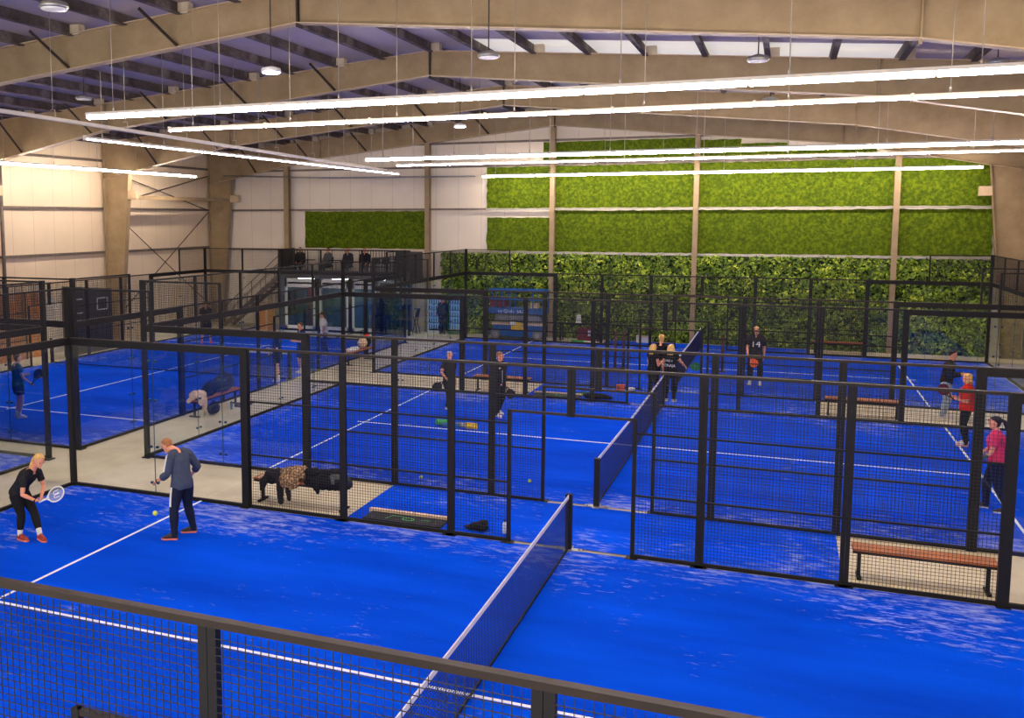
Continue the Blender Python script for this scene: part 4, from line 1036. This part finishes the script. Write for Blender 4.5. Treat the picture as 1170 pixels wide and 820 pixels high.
heap('scarf', 'mustard scarf draped over the left end of the coat bench', 'scarf', [('l', [(-.2, -.16, -.02), (-.12, -.05, .06), (.02, .04, .12), (.16, .1, .12)], [.035, .04, .035, .03])], M['palewood'], (-5.72, 10.53, Z), amp=.01)
heap('jacket', 'leopard print jacket lying on the coat bench', 'jacket', [('e', (0, 0, .12), (.3, .18, .13)), ('e', (-.05, -.14, .0), (.22, .09, .16)), ('e', (.12, .02, .2), (.16, .12, .07)), ('l', [(.15, 0, .14), (.32, .04, .16), (.42, .06, .12)], [.07, .06, .05])], M['leopard'], (-5.22, 10.46, Z), amp=.03, fr=11)
heap('coat', 'black coats piled flat on the right half of the bench', 'coat', [('e', (0, 0, .1), (.5, .18, .11)), ('e', (.15, .02, .16), (.3, .14, .1)), ('e', (.05, -.15, .02), (.42, .06, .12)), ('e', (-.2, -.02, .18), (.22, .14, .08)), ('l', [(-.1, -.14, .06), (-.08, -.2, -.06), (-.05, -.2, -.15)], [.08, .07, .03])], M['cblack'], (-4.62, 10.5, Z), amp=.03)
heap('hat', 'dark knitted hat at the right end of the coat bench', 'hat', [('e', (0, 0, .0), (.10, .10, .12))], M['ccharcoal'], (-4.13, 10.42, Z+.05), amp=.012)
heap('sweater', 'grey sweater on top of the black coats', 'sweater', [('e', (0, 0, .05), (.16, .1, .06)), ('l', [(-.05, -.05, .03), (.0, -.14, -.04)], [.05, .04])], M['cgrey'], (-4.36, 10.44, Z+.1), amp=.02)
# left aisle bench
heap('jacket', 'beige jacket hanging over the near end of the left aisle bench', 'jacket', [('e', (0, 0, .1), (.22, .26, .13)), ('e', (.17, -.05, -.02), (.06, .2, .16)), ('l', [(.12, .02, .08), (.2, .0, -.1), (.2, 0, -.3)], [.09, .08, .05]), ('l', [(-.05, -.2, .05), (-.1, -.3, -.02)], [.08, .06])], M['palewood'], (-11.45, 16.42, Z), amp=.03)
def bag(loc, sx, sy, sz, m, lab, strap=True):
    t = thing('sports_bag', lab, 'bag', loc)
    heap('bag_body', '', '', [('e', (0, 0, sz), (sx, sy, sz)), ('e', (sx*.2, sy*.25, sz*1.1), (sx*.8, sy*.7, sz)), ('e', (0, -sy*.4, sz*.8), (sx*.8, sy*.5, sz*.75))], m, loc, parent=t, amp=.02)
    if strap:
        x, y, z = loc; b = MB(); b.tube([(x, y-sy*.5, z+sz*1.6), (x+.02, y-sy*.2, z+sz*2.25), (x+.02, y+sy*.2, z+sz*2.25), (x, y+sy*.5, z+sz*1.6)], .014, 6); part('handle', b, M['rubber'], t)
    return t
bag((-11.42, 16.92, Z), .2, .25, .19, M['cnavy'], 'navy sports bag next to the beige jacket')
bag((-11.45, 17.62, Z), .22, .46, .24, M['ccharcoal'], 'big charcoal duffel bag on the left aisle bench')
bag((-11.2, 16.75, .0), .16, .18, .17, M['cnavy'], 'navy bag on the floor in front of the left aisle bench')
for i, (x, y, m, lab) in enumerate([(-11.1, 17.5, 'bluebin', 'blue drink bottle on the floor by the left aisle bench'), (-1.16, 10.33, 'white', 'white bottle on the turf by the near gateway post')]):
    b = MB(); b.lathe((x, y, ZT if i else 0), [(.034, 0), (.036, .02), (.036, .15), (.03, .18), (.016, .2)], 14); t = thing('bottle', lab, 'bottle', (x, y, 0)); part('bottle_body', b, M[m], t)
    b = MB(); b.lathe((x, y, (ZT if i else 0)+.2), [(.017, 0), (.017, .03), (.008, .035)], 12); part('cap', b, M['rubber'], t)
for i, (x, y) in enumerate([(-11.0, 17.75), (-11.0, 17.9), (-10.98, 18.2), (-11.02, 18.36)]):
    J = dict(anL=V((x-.1, y, .09)), toeL=V((x+.08, y, .03))); t = thing('shoe', ['dark trainer', 'dark trainer, second of the near pair', 'dark trainer of the far pair', 'dark trainer furthest up the aisle'][i]+' on the floor beside the duffel bag bench', 'shoe', (x, y, 0), 'trainers by the bench')
    shoe(t, J, 'L', M['shoedark'], M['shoewhite'], 1.0, 'upper')
heap('towel', 'white patterned towel on the far aisle bench', 'towel', [('e', (0, 0, .07), (.17, .36, .08)), ('e', (0, -.25, .06), (.16, .2, .09))], M['cwhite'], (-11.45, 26.2, Z), amp=.03)
bag((-11.45, 26.95, Z), .17, .2, .19, M['palewood'], 'tan and white rucksack on the far aisle bench')
bag((-11.42, 27.32, Z), .15, .14, .2, M['cblack'], 'black rucksack at the end of the far aisle bench', False)
t = thing('cap', 'red cap on top of the black rucksack', 'cap', (-11.42, 27.3, Z+.38)); b = MB(); x, y, z = -11.42, 27.3, Z+.38
b.lathe((x, y, z), [(.11, 0), (.105, .05), (.08, .09), (.03, .115), (.001, .118)], 16); part('crown', b, M['cred'], t)
b = MB(); b.prism([(x-.08, y-.09, z), (x-.06, y-.18, z), (x+.06, y-.18, z), (x+.08, y-.09, z)], 0, (0, 0, .01)); part('peak', b, M['cred'], t)
# wooden edged boards lying in the aisles
for (x0, x1, y, lab) in [(-3.75, -2.22, 10.12, 'low wood-edged dark board with green mark behind the nearest court fence'), (-3.85, -2.4, 22.46, 'low wood-edged dark board with green mark in front of the far court')]:
    t = thing('floor_board', lab, 'board', ((x0+x1)/2, y+.3, 0)); a = MB(); a.box(x0+.06, y, ZT, x1-.02, y+.42, ZT+.03); part('mat', a, M['ccharcoal'], t)
    a = MB(); a.box(x0, y+.42, ZT, x1, y+.5, ZT+.07); part('wood_edge', a, M['palewood'], t)
    a = MB(); R = []; cx = x0+(x1-x0)*.55
    for k in range(24):
        th = 2*PI*k/24; R.append([(cx+math.cos(th)*q, y+.2+math.sin(th)*q*.6, ZT+.031+h) for q, h in ((.09, 0), (.12, 0), (.12, .002), (.09, .002))])
    a.rings(R, caps=False, closed=True, smooth=False); a.bar((x0+.45, y+.1, ZT+.032), (x0+.52, y+.3, ZT+.032), .012, .003); a.bar((x0+.52, y+.3, ZT+.032), (x0+.75, y+.3, ZT+.032), .012, .003); a.bar((cx+.15, y+.2, ZT+.032), (cx+.4, y+.24, ZT+.032), .012, .003)
    part('green_mark', a, M['green'], t)
heap('racket_bag', 'black racket bag lying by the near gateway post', 'bag', [('e', (0, 0, .07), (.17, .12, .08)), ('e', (-.12, 0, .04), (.16, .1, .04)), ('e', (.05, .03, .1), (.1, .1, .08))], M['cblack'], (-1.6, 10.32, ZT), amp=.015)
heap('racket_bag', 'black bag with green end lying before the far court gateway', 'bag', [('e', (0, 0, .08), (.3, .14, .08)), ('e', (-.25, 0, .07), (.2, .12, .07)), ('e', (.25, 0, .05), (.2, .1, .05))], M['cblack'], (-1.9, 22.75, ZT), amp=.015)
heap('towel', 'dark green towel beside the black bag in the far aisle', 'towel', [('e', (0, 0, .05), (.26, .12, .05))], M['darkgreen'], (-2.36, 23.15, ZT), amp=.015)
t = thing('box', 'orange box on the turf left of the three in black', 'box', (-1.5, 24.35, 0)); b = MB(); b.box(-1.62, 24.25, ZT, -1.38, 24.43, ZT+.15); part('body', b, M['orange'], t)
b = MB(); b.box(-1.63, 24.24, ZT+.15, -1.37, 24.44, ZT+.17); part('lid', b, M['orange'], t)
heap('cloth', 'white crumpled cloth beside the orange box', 'cloth', [('e', (0, 0, .05), (.14, .1, .05))], M['cwhite'], (-1.2, 24.4, ZT), amp=.02)
# pick-up tubes lying on the middle court
def pickup(loc, L, body, lab, k):
    x, y, z = loc; t = thing('ball_tube', lab, 'ball tube', loc, 'coloured tubes on the middle court')
    b = MB(); b.tube([(x, y, z), (x+.42, y, z)], .075 if not k else .06, 14); part('wide_end', b, M[body], t)
    b = MB(); b.tube([(x+.42, y, z), (x+L*.7, y, z)], .034, 12); part('barrel', b, M['galv'], t)
    b = MB(); b.lathe((x+L*.7, y, z), [(.04, 0), (.052, .02), (.044, .06), (.052, .1), (.044, .14), (.052, .18), (.044, .22), (.05, .27), (.02, .29)], 14, (1, 0, 0)); part('grip', b, M['yellow'], t)
pickup((-5.1, 17.72, ZT+.08), 1.15, 'green', 'green tube with yellow grip lying on the middle court', 0)
pickup((-4.85, 17.5, ZT+.07), .9, 'bluebin', 'blue tube with yellow grip in front of the green one', 1)

# ------------------------------------------------------------------ upper deck and glass office
DX0, DX1, DY, DZ = -19.3, -12.55, 34.5, 2.6
t = thing('glass_office', 'glass-fronted office with white window frames under the upper deck', 'office', (-16, DY, 0))
b = MB(); b.box(DX0, DY, DZ-.1, DX1, YB-.45, DZ); part('deck_slab', b, M['darkpanel2'], t)
b = MB(); b.box(DX0, DY-.06, 2.5, DX1, DY, 2.88); part('fascia', b, M['darkpanel'], t)
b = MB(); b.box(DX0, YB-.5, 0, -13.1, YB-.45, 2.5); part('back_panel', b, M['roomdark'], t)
b = MB(); b.box(DX0, DY, 0, DX0+.08, YB-.45, 2.5); part('side_panel', b, M['darkpanel2'], t)
b = MB(); b.box(DX0, DY-.02, 0, -13.1, DY+.04, .1); part('plinth', b, M['black'], t)
def window(x0, x1, z0, z1, transom=True):
    f = .12; b = MB()
    b.box(x0, DY-.03, z0, x0+f, DY+.03, z1); b.box(x1-f, DY-.03, z0, x1, DY+.03, z1); b.box(x0, DY-.03, z0, x1, DY+.03, z0+f+.03)
    if transom: b.box(x0, DY-.03, z1-.42, x1, DY+.03, z1)
    else: b.box(x0, DY-.03, z1-f, x1, DY+.03, z1)
    w = part('window', b, M['white'], t)
    b = MB(); b.box(x0+f, DY-.006, z0+f, x1-f, DY+.006, z1-(.42 if transom else f)); part('pane', b, M['winglass'], w)
    if transom: b = MB(); b.box(x0+.16, DY-.036, z1-.26, x1-.16, DY-.03, z1-.17); part('vent_slot', b, M['black'], w)
for a in [(-18.95, -17.35, .1, 2.48), (-17.12, -15.6, .1, 2.48), (-15.45, -14.25, .1, 2.48)]: window(*a)
window(-14.15, -13.12, .05, 2.48, False)
for x in (-17.235, -15.52): b = MB(); b.box(x-.09, DY-.04, .1, x+.09, DY+.04, 2.5); part('pier', b, M['black'], t)
b = MB(); b.box(-13.14, DY, .06, -13.1, DY+.07, 2.48); b.box(-13.14, DY+1.3, .06, -13.1, DY+1.37, 2.48); b.box(-13.14, DY, .06, -13.1, DY+1.37, .14); b.box(-13.14, DY+.62, .06, -13.1, DY+.66, 2.48)
sw = part('side_window', b, M['white'], t); b = MB(); b.box(-13.125, DY+.07, .14, -13.115, DY+1.3, 2.48); part('pane', b, M['winglass'], sw)
b = MB(); b.box(-13.14, DY-.034, 1.1, -13.0, DY-.03, 1.3)
b = MB(); b.box(-18.25, 35.5, .1, -17.5, 35.53, 2.1); part('burgundy_board', b, M['burgundy'], t, 'burgundy poster board behind the first window')
for x in (-12.62,):
    b = MB(); b.box(x-.05, DY, 0, x+.05, DY+.1, DZ-.1); part('deck_post', b, M['black'], t)
rl = thing('railing', 'dark slatted balustrade of the upper deck below the moss panel', 'railing', (-16, DY, DZ))
b = MB(); b.box(DX0, DY-.03, 3.80, DX1, DY+.03, 3.86); part('handrail', b, M['black'], rl)
b = MB()
xx = DX0+.05
n = 0
while xx < DX1:
    if not (-17.6 < xx < -14.7) or n % 5 == 0: b.box(xx-.012, DY-.012, 2.88, xx+.012, DY+.012, 3.8)
    xx += .14; n += 1
part('balusters', b, M['black'], rl, kind='stuff')
b = MB(); b.box(DX0-.02, DY, DZ, DX0+.03, YB-.5, 3.86); part('end_panel', b, M['darkpanel2'], rl)
b = MB(); b.box(-13.6, 35.3, DZ, DX1, YB-.55, 3.75); solo('storage_cabinet', b, M['darkpanel2'], 'dark slatted cabinet at the right end of the upper deck', 'cabinet', (-13, 35.5, DZ))
def stool(x, y, z, lab, m='rubber', grp='deck stools', h=.46):
    t = thing('stool', lab, 'stool', (x, y, z), grp); b = MB(); b.box(x-.19, y-.18, z+h-.03, x+.19, y+.18, z+h); part('seat', b, M[m], t)
    for i in (-1, 1):
        for j in (-1, 1): b = MB(); b.tube([(x+i*.16, y+j*.15, z+h-.03), (x+i*.2, y+j*.19, z)], .013, 6); part('leg', b, M['galv'], t)
    b = MB(); b.box(x-.18, y+.17, z+h+.12, x+.18, y+.2, z+h+.42); part('backrest', b, M[m], t)
    return t
for i, (x, lab) in enumerate([(-18.55, 'stool at the left end of the upper deck'), (-17.05, 'second stool from the left on the upper deck'), (-16.0, 'third stool from the left on the upper deck'), (-15.15, 'fourth stool from the left on the upper deck')]):
    stool(x, 35.3, DZ, lab)
for i, x in enumerate([-14.6, -14.15]): stool(x, 35.25, DZ, ['empty stool just right of the seated people on the deck', 'empty stool next to the dark deck cabinet'][i])
def deck_table(x, lab):
    t = thing('table', lab, 'table', (x, 35.0, DZ)); b = MB(); b.box(x-.35, 34.8, DZ+.72, x+.35, 35.15, DZ+.75); part('table_top', b, M['rubber'], t)
    b = MB(); b.tube([(x, 34.98, DZ), (x, 34.98, DZ+.72)], .03, 8); b.lathe((x, 34.98, DZ), [(.2, 0), (.2, .02), (.03, .04)], 14); part('pedestal', b, M['galv'], t)
deck_table(-16.5, 'small dark table between the seated people on the upper deck'); deck_table(-18.0, 'small dark table near the left end of the upper deck')
for x, hd, top, hr, lab, arm in [(-18.55, -80, 'cblack2', ('short', 'darkhair'), 'person in dark jacket seated leftmost on the upper deck', 'lap'), (-17.05, -110, 'cgrey', ('short', 'darkhair'), 'person in dark grey seated second from the left on the upper deck', 'lap'),
                        (-16.0, -90, 'ccharcoal', ('buzz', 'ginger'), 'bald-looking person with hand at chin, third on the upper deck', 'chin'), (-15.15, -75, 'cblack', ('buzz', 'ginger'), 'person in black seated rightmost on the upper deck', 'lap')]:
    J, s, F, R_ = stand(x, 35.3, DZ, hd, 1.72, arm, 'lap', sit=True)
    person(lab, J, dict(hair=hr, legs=('ccharcoal' if x < -16.5 else 'cgrey', .97, .01), top=(top, .96, .012), shoe=('shoedark', 'shoewhite')), s)
for x in (-18.1, -16.3, -14.4):  # glowing panels added under the deck to brighten the dark office
    b = MB(); b.box(x-.35, 34.9, DZ-.16, x+.35, 35.2, DZ-.1); solo('added_office_lamp', b, M['lampglow'], ['flat lamp added under the deck to brighten the left office bay', 'flat lamp added under the deck to brighten the middle office bay', 'flat lamp added under the deck to brighten the right office bay'][int((x+18.2)/1.8)], 'lamp', (x, 35, DZ-.1))
# stairs
st = thing('staircase', 'grey steel staircase climbing to the upper deck', 'stairs', (-22.6, 35.0, 0))
n = 13; x0, x1 = -22.5, -19.35
for i in range(n):
    b = MB(); x = x0+(x1-x0)*(i+.5)/n; z = DZ*(i+1)/n-.02; b.box(x-.14, 34.75, z-.03, x+.14, 35.55, z); part('tread', b, M['girt'], st)
for y in (34.72, 35.58):
    b = MB(); b.bar((x0-.1, y, 0), (x1, y, DZ-.05), .05, .2); part('stringer', b, M['girt'], st)
    b = MB(); b.tube([(x0, y, .95), (x1, y, DZ+.98)], .022, 8); b.tube([(x0, y, .5), (x1, y, DZ+.5)], .015, 8)
    for i in range(5): x = x0+(x1-x0)*i/4; b.tube([(x, y, DZ*i/4), (x, y, .95+(DZ+.03)*i/4)], .018, 8)
    part('stair_railing', b, M['girt'], st)
# crates and panels by the stairs
for x0, x1, z1, lab in [(-20.0, -19.42, 1.3, 'pale plywood crate under the stairs, left of the office'), (-19.1+.0, -18.75, 0, '')][:1]:
    t = thing('crate', lab, 'crate', ((x0+x1)/2, 33.9, 0)); b = MB(); b.box(x0, 33.6, 0, x1, 34.2, z1); part('panels', b, M['plywood'], t)
    b = MB()
    for x in (x0-.01, x1-.07): b.box(x, 33.58, 0, x+.08, 33.6, z1+.02)
    b.box(x0, 33.58, z1-.06, x1, 33.6, z1+.02); b.box(x0, 33.58, 0, x1, 33.6, .08); part('battens', b, M['palewood'], t)
# panel with white squares beside the left-hand court
t = thing('display_board', 'large charcoal board with two white square outlines behind the corner fence', 'board', (-22.45, 25, 0))
b = MB(); b.prism([(-22.45, 23.7, 0), (-22.45, 26.4, 0), (-22.45, 26.4, 2.45), (-22.45, 23.7, 2.72)], 0, (-.12, 0, 0)); part('board', b, M['darkpanel'], t)
def sq(y0, y1, z0, z1, gap=False):
    b = MB(); x = -22.44; w = .045
    for a in [((y0, z0), (y1, z0)), ((y0, z1), (y1, z1)), ((y0, z0), (y0, z1)), ((y1, z0), (y1, z1))]:
        (ya, za), (yb, zb) = a
        if gap and za == zb: yb = ya+(yb-ya)*.6
        b.bar((x, ya, za), (x, yb, zb), w, .02, (1, 0, 0)) if za != zb else b.bar((x, ya, za), (x, yb, zb), .02, w)
    part('square_outline', b, M['textwhite'], t)
sq(24.2, 24.98, 1.62, 2.16, True); sq(25.5, 26.1, 1.66, 2.12)
# plywood store by the left wall
t = thing('storage_shelf', 'orange plywood storage unit against the left wall', 'storage unit', (-23.75, 22.3, 0))
b = MB(); b.box(-23.98, 21.1, 0, -23.5, 23.6, 2.5); part('carcass', b, M['plywood'], t)
for y in (21.9, 22.75): b = MB(); b.box(-23.5, y-.03, 0, -23.47, y+.03, 2.5); part('divider', b, M['brace'], t)
for z in (1.25,): b = MB(); b.box(-23.5, 21.1, z-.03, -23.46, 23.6, z+.03); part('shelf', b, M['palewood'], t)
t = thing('panel_stack', 'stack of white panels beside the plywood storage unit', 'panel stack', (-23.9, 23, 0))
for i in range(4): b = MB(); b.box(-24.08+i*.13, 23.7+i*.03, 0, -24.0+i*.13, 24.8, 2.2-.1*i); part('panel', b, M['cwhite'], t)

# ------------------------------------------------------------------ scissor lift
t = thing('scissor_lift', 'blue scissor lift parked in front of the ivy wall', 'lift', (-7.8, 35.5, 0))
X0, X1, Y0, Y1 = -9.0, -6.55, 35.1, 35.85
b = MB(); b.box(X0+.15, Y0+.05, .18, X1-.1, Y1-.05, .62); b.box(X0+.55, Y0, .12, X1-.5, Y1, .3); ch = part('chassis', b, M['liftblue'], t)
b = MB(); b.box(X0+.1, Y0-.01, .62, X1-.05, Y1, .72); part('chassis_top', b, M['palewood'], t)
b = MB(); b.box(X0+1.0, Y0-.04, .42, X0+1.55, Y0, .6); b.box(X0+1.2, Y0-.04, .6, X0+1.45, Y0, .76); part('yellow_box', b, M['yellow'], t)
b = MB(); b.box(X0+.95, Y0-.05, .66, X0+1.18, Y0, .82); part('control_panel', b, M['white'], t)
for x in (X0+.27, X1-.3):
    for y in (Y0-.04, Y1-.1):
        b = MB(); b.lathe((x, y, .215), [(.12, 0), (.2, .0), (.215, .03), (.215, .11), (.2, .14), (.12, .14)], 20, (0, 1, 0)); w = part('wheel', b, M['tyregrey'], t)
        b = MB(); b.lathe((x, y-.005, .215), [(.001, 0), (.11, .005), (.12, .02)], 16, (0, 1, 0)); part('hub', b, M['liftgrey'], w)
for y in (Y0+.1, Y1-.15):
    for k in range(3):
        z = .76+k*.1; b = MB(); b.bar((X0+.2, y, z), (X1-.2, y, z+.08), .05, .05); b.bar((X0+.2, y+.05, z+.08), (X1-.2, y+.05, z), .05, .05); part('scissor_arm', b, M['liftgrey'], t)
b = MB(); b.box(X0-.1, Y0-.03, 1.12, X1+.05, Y1+.03, 1.36); part('platform', b, M['liftblue'], t)
b = MB()
for z in (1.75, 2.15):
    for p, q in [((X0-.1, Y0, z), (X1+.05, Y0, z)), ((X0-.1, Y1, z), (X1+.05, Y1, z)), ((X0-.1, Y0, z), (X0-.1, Y1, z)), ((X1+.05, Y0, z), (X1+.05, Y1, z))]: b.bar(p, q, .045, .06)
for x in (X0-.1, X0+.3, X0+.62, X0+.95, X1-.5, X1+.02):
    for y in (Y0, Y1): b.bar((x, y, 1.36), (x, y, 2.15), .04, .04)
part('guard_rail', b, M['liftblue'], t)
b = MB(); b.box(X0+.0, Y0+.1, 1.4, X0+.7, Y1-.1, 1.72); part('stored_box', b, M['burgundy'], t)
b = MB(); b.box(X1-.62, Y0+.05, 1.38, X1-.3, Y1-.3, 1.6); part('cardboard_box', b, M['palewood'], t)
rot = Matrix(((1, 0, 0), (0, 0, -1), (0, 1, 0)))
text('lettering', 'up Qotlu  64-20', .2, (X0+1.05, Y0-.034, 1.23), rot, M['textwhite'], t)
# drinks machines
def machine(x0, x1, z1, lab, side, shelf, prods, panel=None):
    y0, y1 = 35.75, 36.35
    t = thing('vending_machine', lab, 'vending machine', ((x0+x1)/2, y0, 0)); b = MB(); b.box(x0, y0+.06, 0, x1, y1, z1); part('cabinet', b, M['vendframe'], t)
    b = MB(); b.box(x0, y0, .14, x0+.06, y0+.06, z1); b.box(x0, y0, z1-.08, x1, y0+.06, z1); b.box(x1-.05, y0, 0, x1, y0+.06, z1); b.box(x0, y0, 0, x1, y0+.06, .14); part('door_frame', b, M[side], t)
    b = MB(); b.box(x0+.06, y0+.052, .2, x1-.05, y0+.058, z1-.1); part('added_glow_panel', b, M['machineglow'], t)  # glowing sheet added behind the shelves to brighten the machine
    k = 5; H = (z1-.35)/k
    for i in range(k):
        z = .22+i*H; b = MB(); b.box(x0+.06, y0+.005, z-.02, x1-.05, y0+.055, z+.015); sh = part('shelf', b, M['white'], t)
        n = 5
        for j in range(n):
            x = x0+.1+(x1-x0-.2)*j/(n-1)
            b = MB(); b.lathe((x, y0+.03, z+.015), [(.026, 0), (.026, H*.5), (.012, H*.68), (.012, H*.75)], 8); part('bottle', b, M[prods[(i+j*(1 if i % 2 else 0)) % len(prods)]], sh)
    b = MB(); b.box(x0+.06, y0-.002, .16, x1-.05, y0+.002, z1-.08); part('glass_door', b, M['glass'], t)
    return t
machine(-12.2, -11.55, 1.78, 'left drinks machine with white frame and rows of bottles', 'white', 'white', ['cblue', 'cmaroon', 'cpink', 'liftblue', 'cgrey'])
machine(-11.2, -10.5, 1.84, 'right drinks machine with green panels, beside the ivy', 'darkgreen', 'white', ['cgreen', 'green', 'cwhite', 'darkgreen'])
def poster(x, y, z, w, h, m, lab, name='notice'):
    b = MB(); b.box(x-w/2, y-.02, z-h/2, x+w/2, y, z+h/2); solo(name, b, M[m], lab, 'sign', (x, y, z))
poster(-10.42, 35.7, 1.45, .12, .3, 'white', 'small white notice beside the right drinks machine')
b = MB(); b.box(-10.46, 35.7, 0, -10.38, 35.76, 1.7); solo('sign_post', b, M['brace'], 'thin dark post carrying the small white notice', 'post', (-10.42, 35.73, 0))
t = thing('folding_chair', 'dark folded chair leaning by the glass office door', 'chair', (-12.55, 35.3, 0))
for y in (35.15, 35.5):
    b = MB(); b.tube([(-12.7, y, 0), (-12.45, y, 1.2)], .018, 8); b.tube([(-12.45, y, 0), (-12.65, y, .8)], .018, 8); part('frame', b, M['rubber'], t)
b = MB(); b.frame_box((-12.5, 35.32, .98), (.05, 0, .2), (0, .18, 0), (-.012, 0, .003)); part('backrest', b, M['rubber'], t)
for x, lab in [(-14.85, 'tall dark blue chair behind the third office window'), (-13.6, 'tall dark blue chair behind the corner glass of the office')]:
    stool(x, 35.4, 0, lab, 'seatblue', 'office chairs', .8)
# table with a maroon crate near the ivy
t = thing('table', 'dark table in front of the ivy, right of the blue lift', 'table', (-5.2, 35.5, 0))
b = MB(); b.box(-5.95, 35.3, .72, -4.2, 35.9, .76); part('table_top', b, M['rubber'], t)
for x in (-5.88, -4.27):
    for y in (35.36, 35.84): b = MB(); b.box(x-.03, y-.03, 0, x+.03, y+.03, .72); part('leg', b, M['rubber'], t)
b = MB(); b.box(-5.0, 35.12, .35, -4.35, 35.28, .72)
t = thing('crate', 'maroon crate with white emblem hanging in front of the dark table', 'crate', (-4.7, 35.2, .05))
b = MB(); b.box(-5.05, 35.0, 0, -4.4, 35.26, .62); part('body', b, M['burgundy'], t); b = MB(); b.box(-4.62, 34.985, .3, -4.5, 35.0, .55); b.box(-4.46, 34.985, .3, -4.42, 35.0, .55); part('emblem', b, M['textwhite'], t)
t = thing('table_card', 'white card standing on the dark table', 'sign', (-5.15, 35.6, .76)); b = MB(); b.prism([(-5.28, 35.6, .76), (-5.02, 35.6, .76), (-5.08, 35.7, 1.15), (-5.24, 35.7, 1.15)], 0, (0, .015, 0)); part('card', b, M['white'], t)
b = MB(); b.box(-5.25, 35.66, .76, -5.05, 35.8, .78); part('foot', b, M['white'], t)
t = thing('storage_box', 'small white box on the turf before the ivy, left of the centre post', 'box', (-2.4, 36.0, 0)); b = MB(); b.box(-2.72, 35.9, ZT, -2.1, 36.15, .24); part('body', b, M['white'], t); b = MB(); b.box(-2.74, 35.88, .24, -2.08, 36.17, .28); part('lid', b, M['cleat'], t)
b = MB(); b.box(-2.6, 35.75, ZT, -2.54, 35.8, .62); b.box(-2.66, 35.7, ZT, -2.48, 35.85, ZT+.03); solo('marker_post', b, M['beamlight'], 'short tan post next to the small white box', 'post', (-2.57, 35.77, ZT))
b = MB(); b.box(-4.9, 34.95, .0, -4.1, 35.2, .0)
t = thing('exercise_mat', 'green and white rolled mat lying behind the far court fence', 'mat', (-4.9, 34.9, 0)); b = MB(); b.tube([(-5.3, 34.92, .06), (-4.75, 34.92, .06)], .055, 12); part('roll', b, M['green'], t); b = MB(); b.tube([(-4.75, 34.92, .06), (-4.2, 34.92, .06)], .05, 12); part('white_roll', b, M['white'], t)
# dark red upright poles on round bases, standing on the far court
for x, y, lab in [(-2.4, 28.6, 'leftmost dark red pole standing on the far court'), (-2.12, 28.7, 'dark red pole next to the left one on the far court'), (1.17, 29.1, 'dark red pole standing right of the far net')]:
    t = thing('red_pole', lab, 'pole', (x, y, ZT)); b = MB(); b.tube([(x, y, ZT), (x, y, ZT+1.3)], .045, 8); part('pole', b, M['stoneA'], t); b = MB(); b.lathe((x, y, ZT), [(.12, 0), (.11, .025), (.05, .04)], 12); part('base', b, M['stoneA'], t)

# ------------------------------------------------------------------ camera, world
cd = bpy.data.cameras.new('camera'); cam = bpy.data.objects.new('camera', cd); col.objects.link(cam)
cd.sensor_fit = 'HORIZONTAL'; cd.sensor_width = 36; cd.lens = 1068.546*36/1170; cd.clip_start = .05; cd.clip_end = 200
cd.shift_x = 118.22/1170; cd.shift_y = -49.36/1170
yaw, pit, rol = -.3828, .10362, -.00124
fw = V((math.sin(yaw)*math.cos(pit), math.cos(yaw)*math.cos(pit), -math.sin(pit)))
rt = V((math.cos(yaw), -math.sin(yaw), 0)); up = rt.cross(fw)
r2 = rt*math.cos(rol)+up*math.sin(rol); u2 = -rt*math.sin(rol)+up*math.cos(rol)
mw = Matrix((r2, u2, -fw)).transposed().to_4x4(); mw.translation = V((3.0488, -4.4375, 5.2806)); cam.matrix_world = mw
bpy.context.scene.camera = cam
w = bpy.data.worlds.new('world'); bpy.context.scene.world = w; w.use_nodes = True
bg = w.node_tree.nodes['Background']; bg.inputs[0].default_value = (1, .96, .92, 1); bg.inputs[1].default_value = 1.7
vs = bpy.context.scene.view_settings
vs.view_transform = 'Standard'; vs.look = 'None'; vs.gamma = 1; vs.use_curve_mapping = False; vs.exposure = 0.84
bpy.data.scenes.remove(WORK)
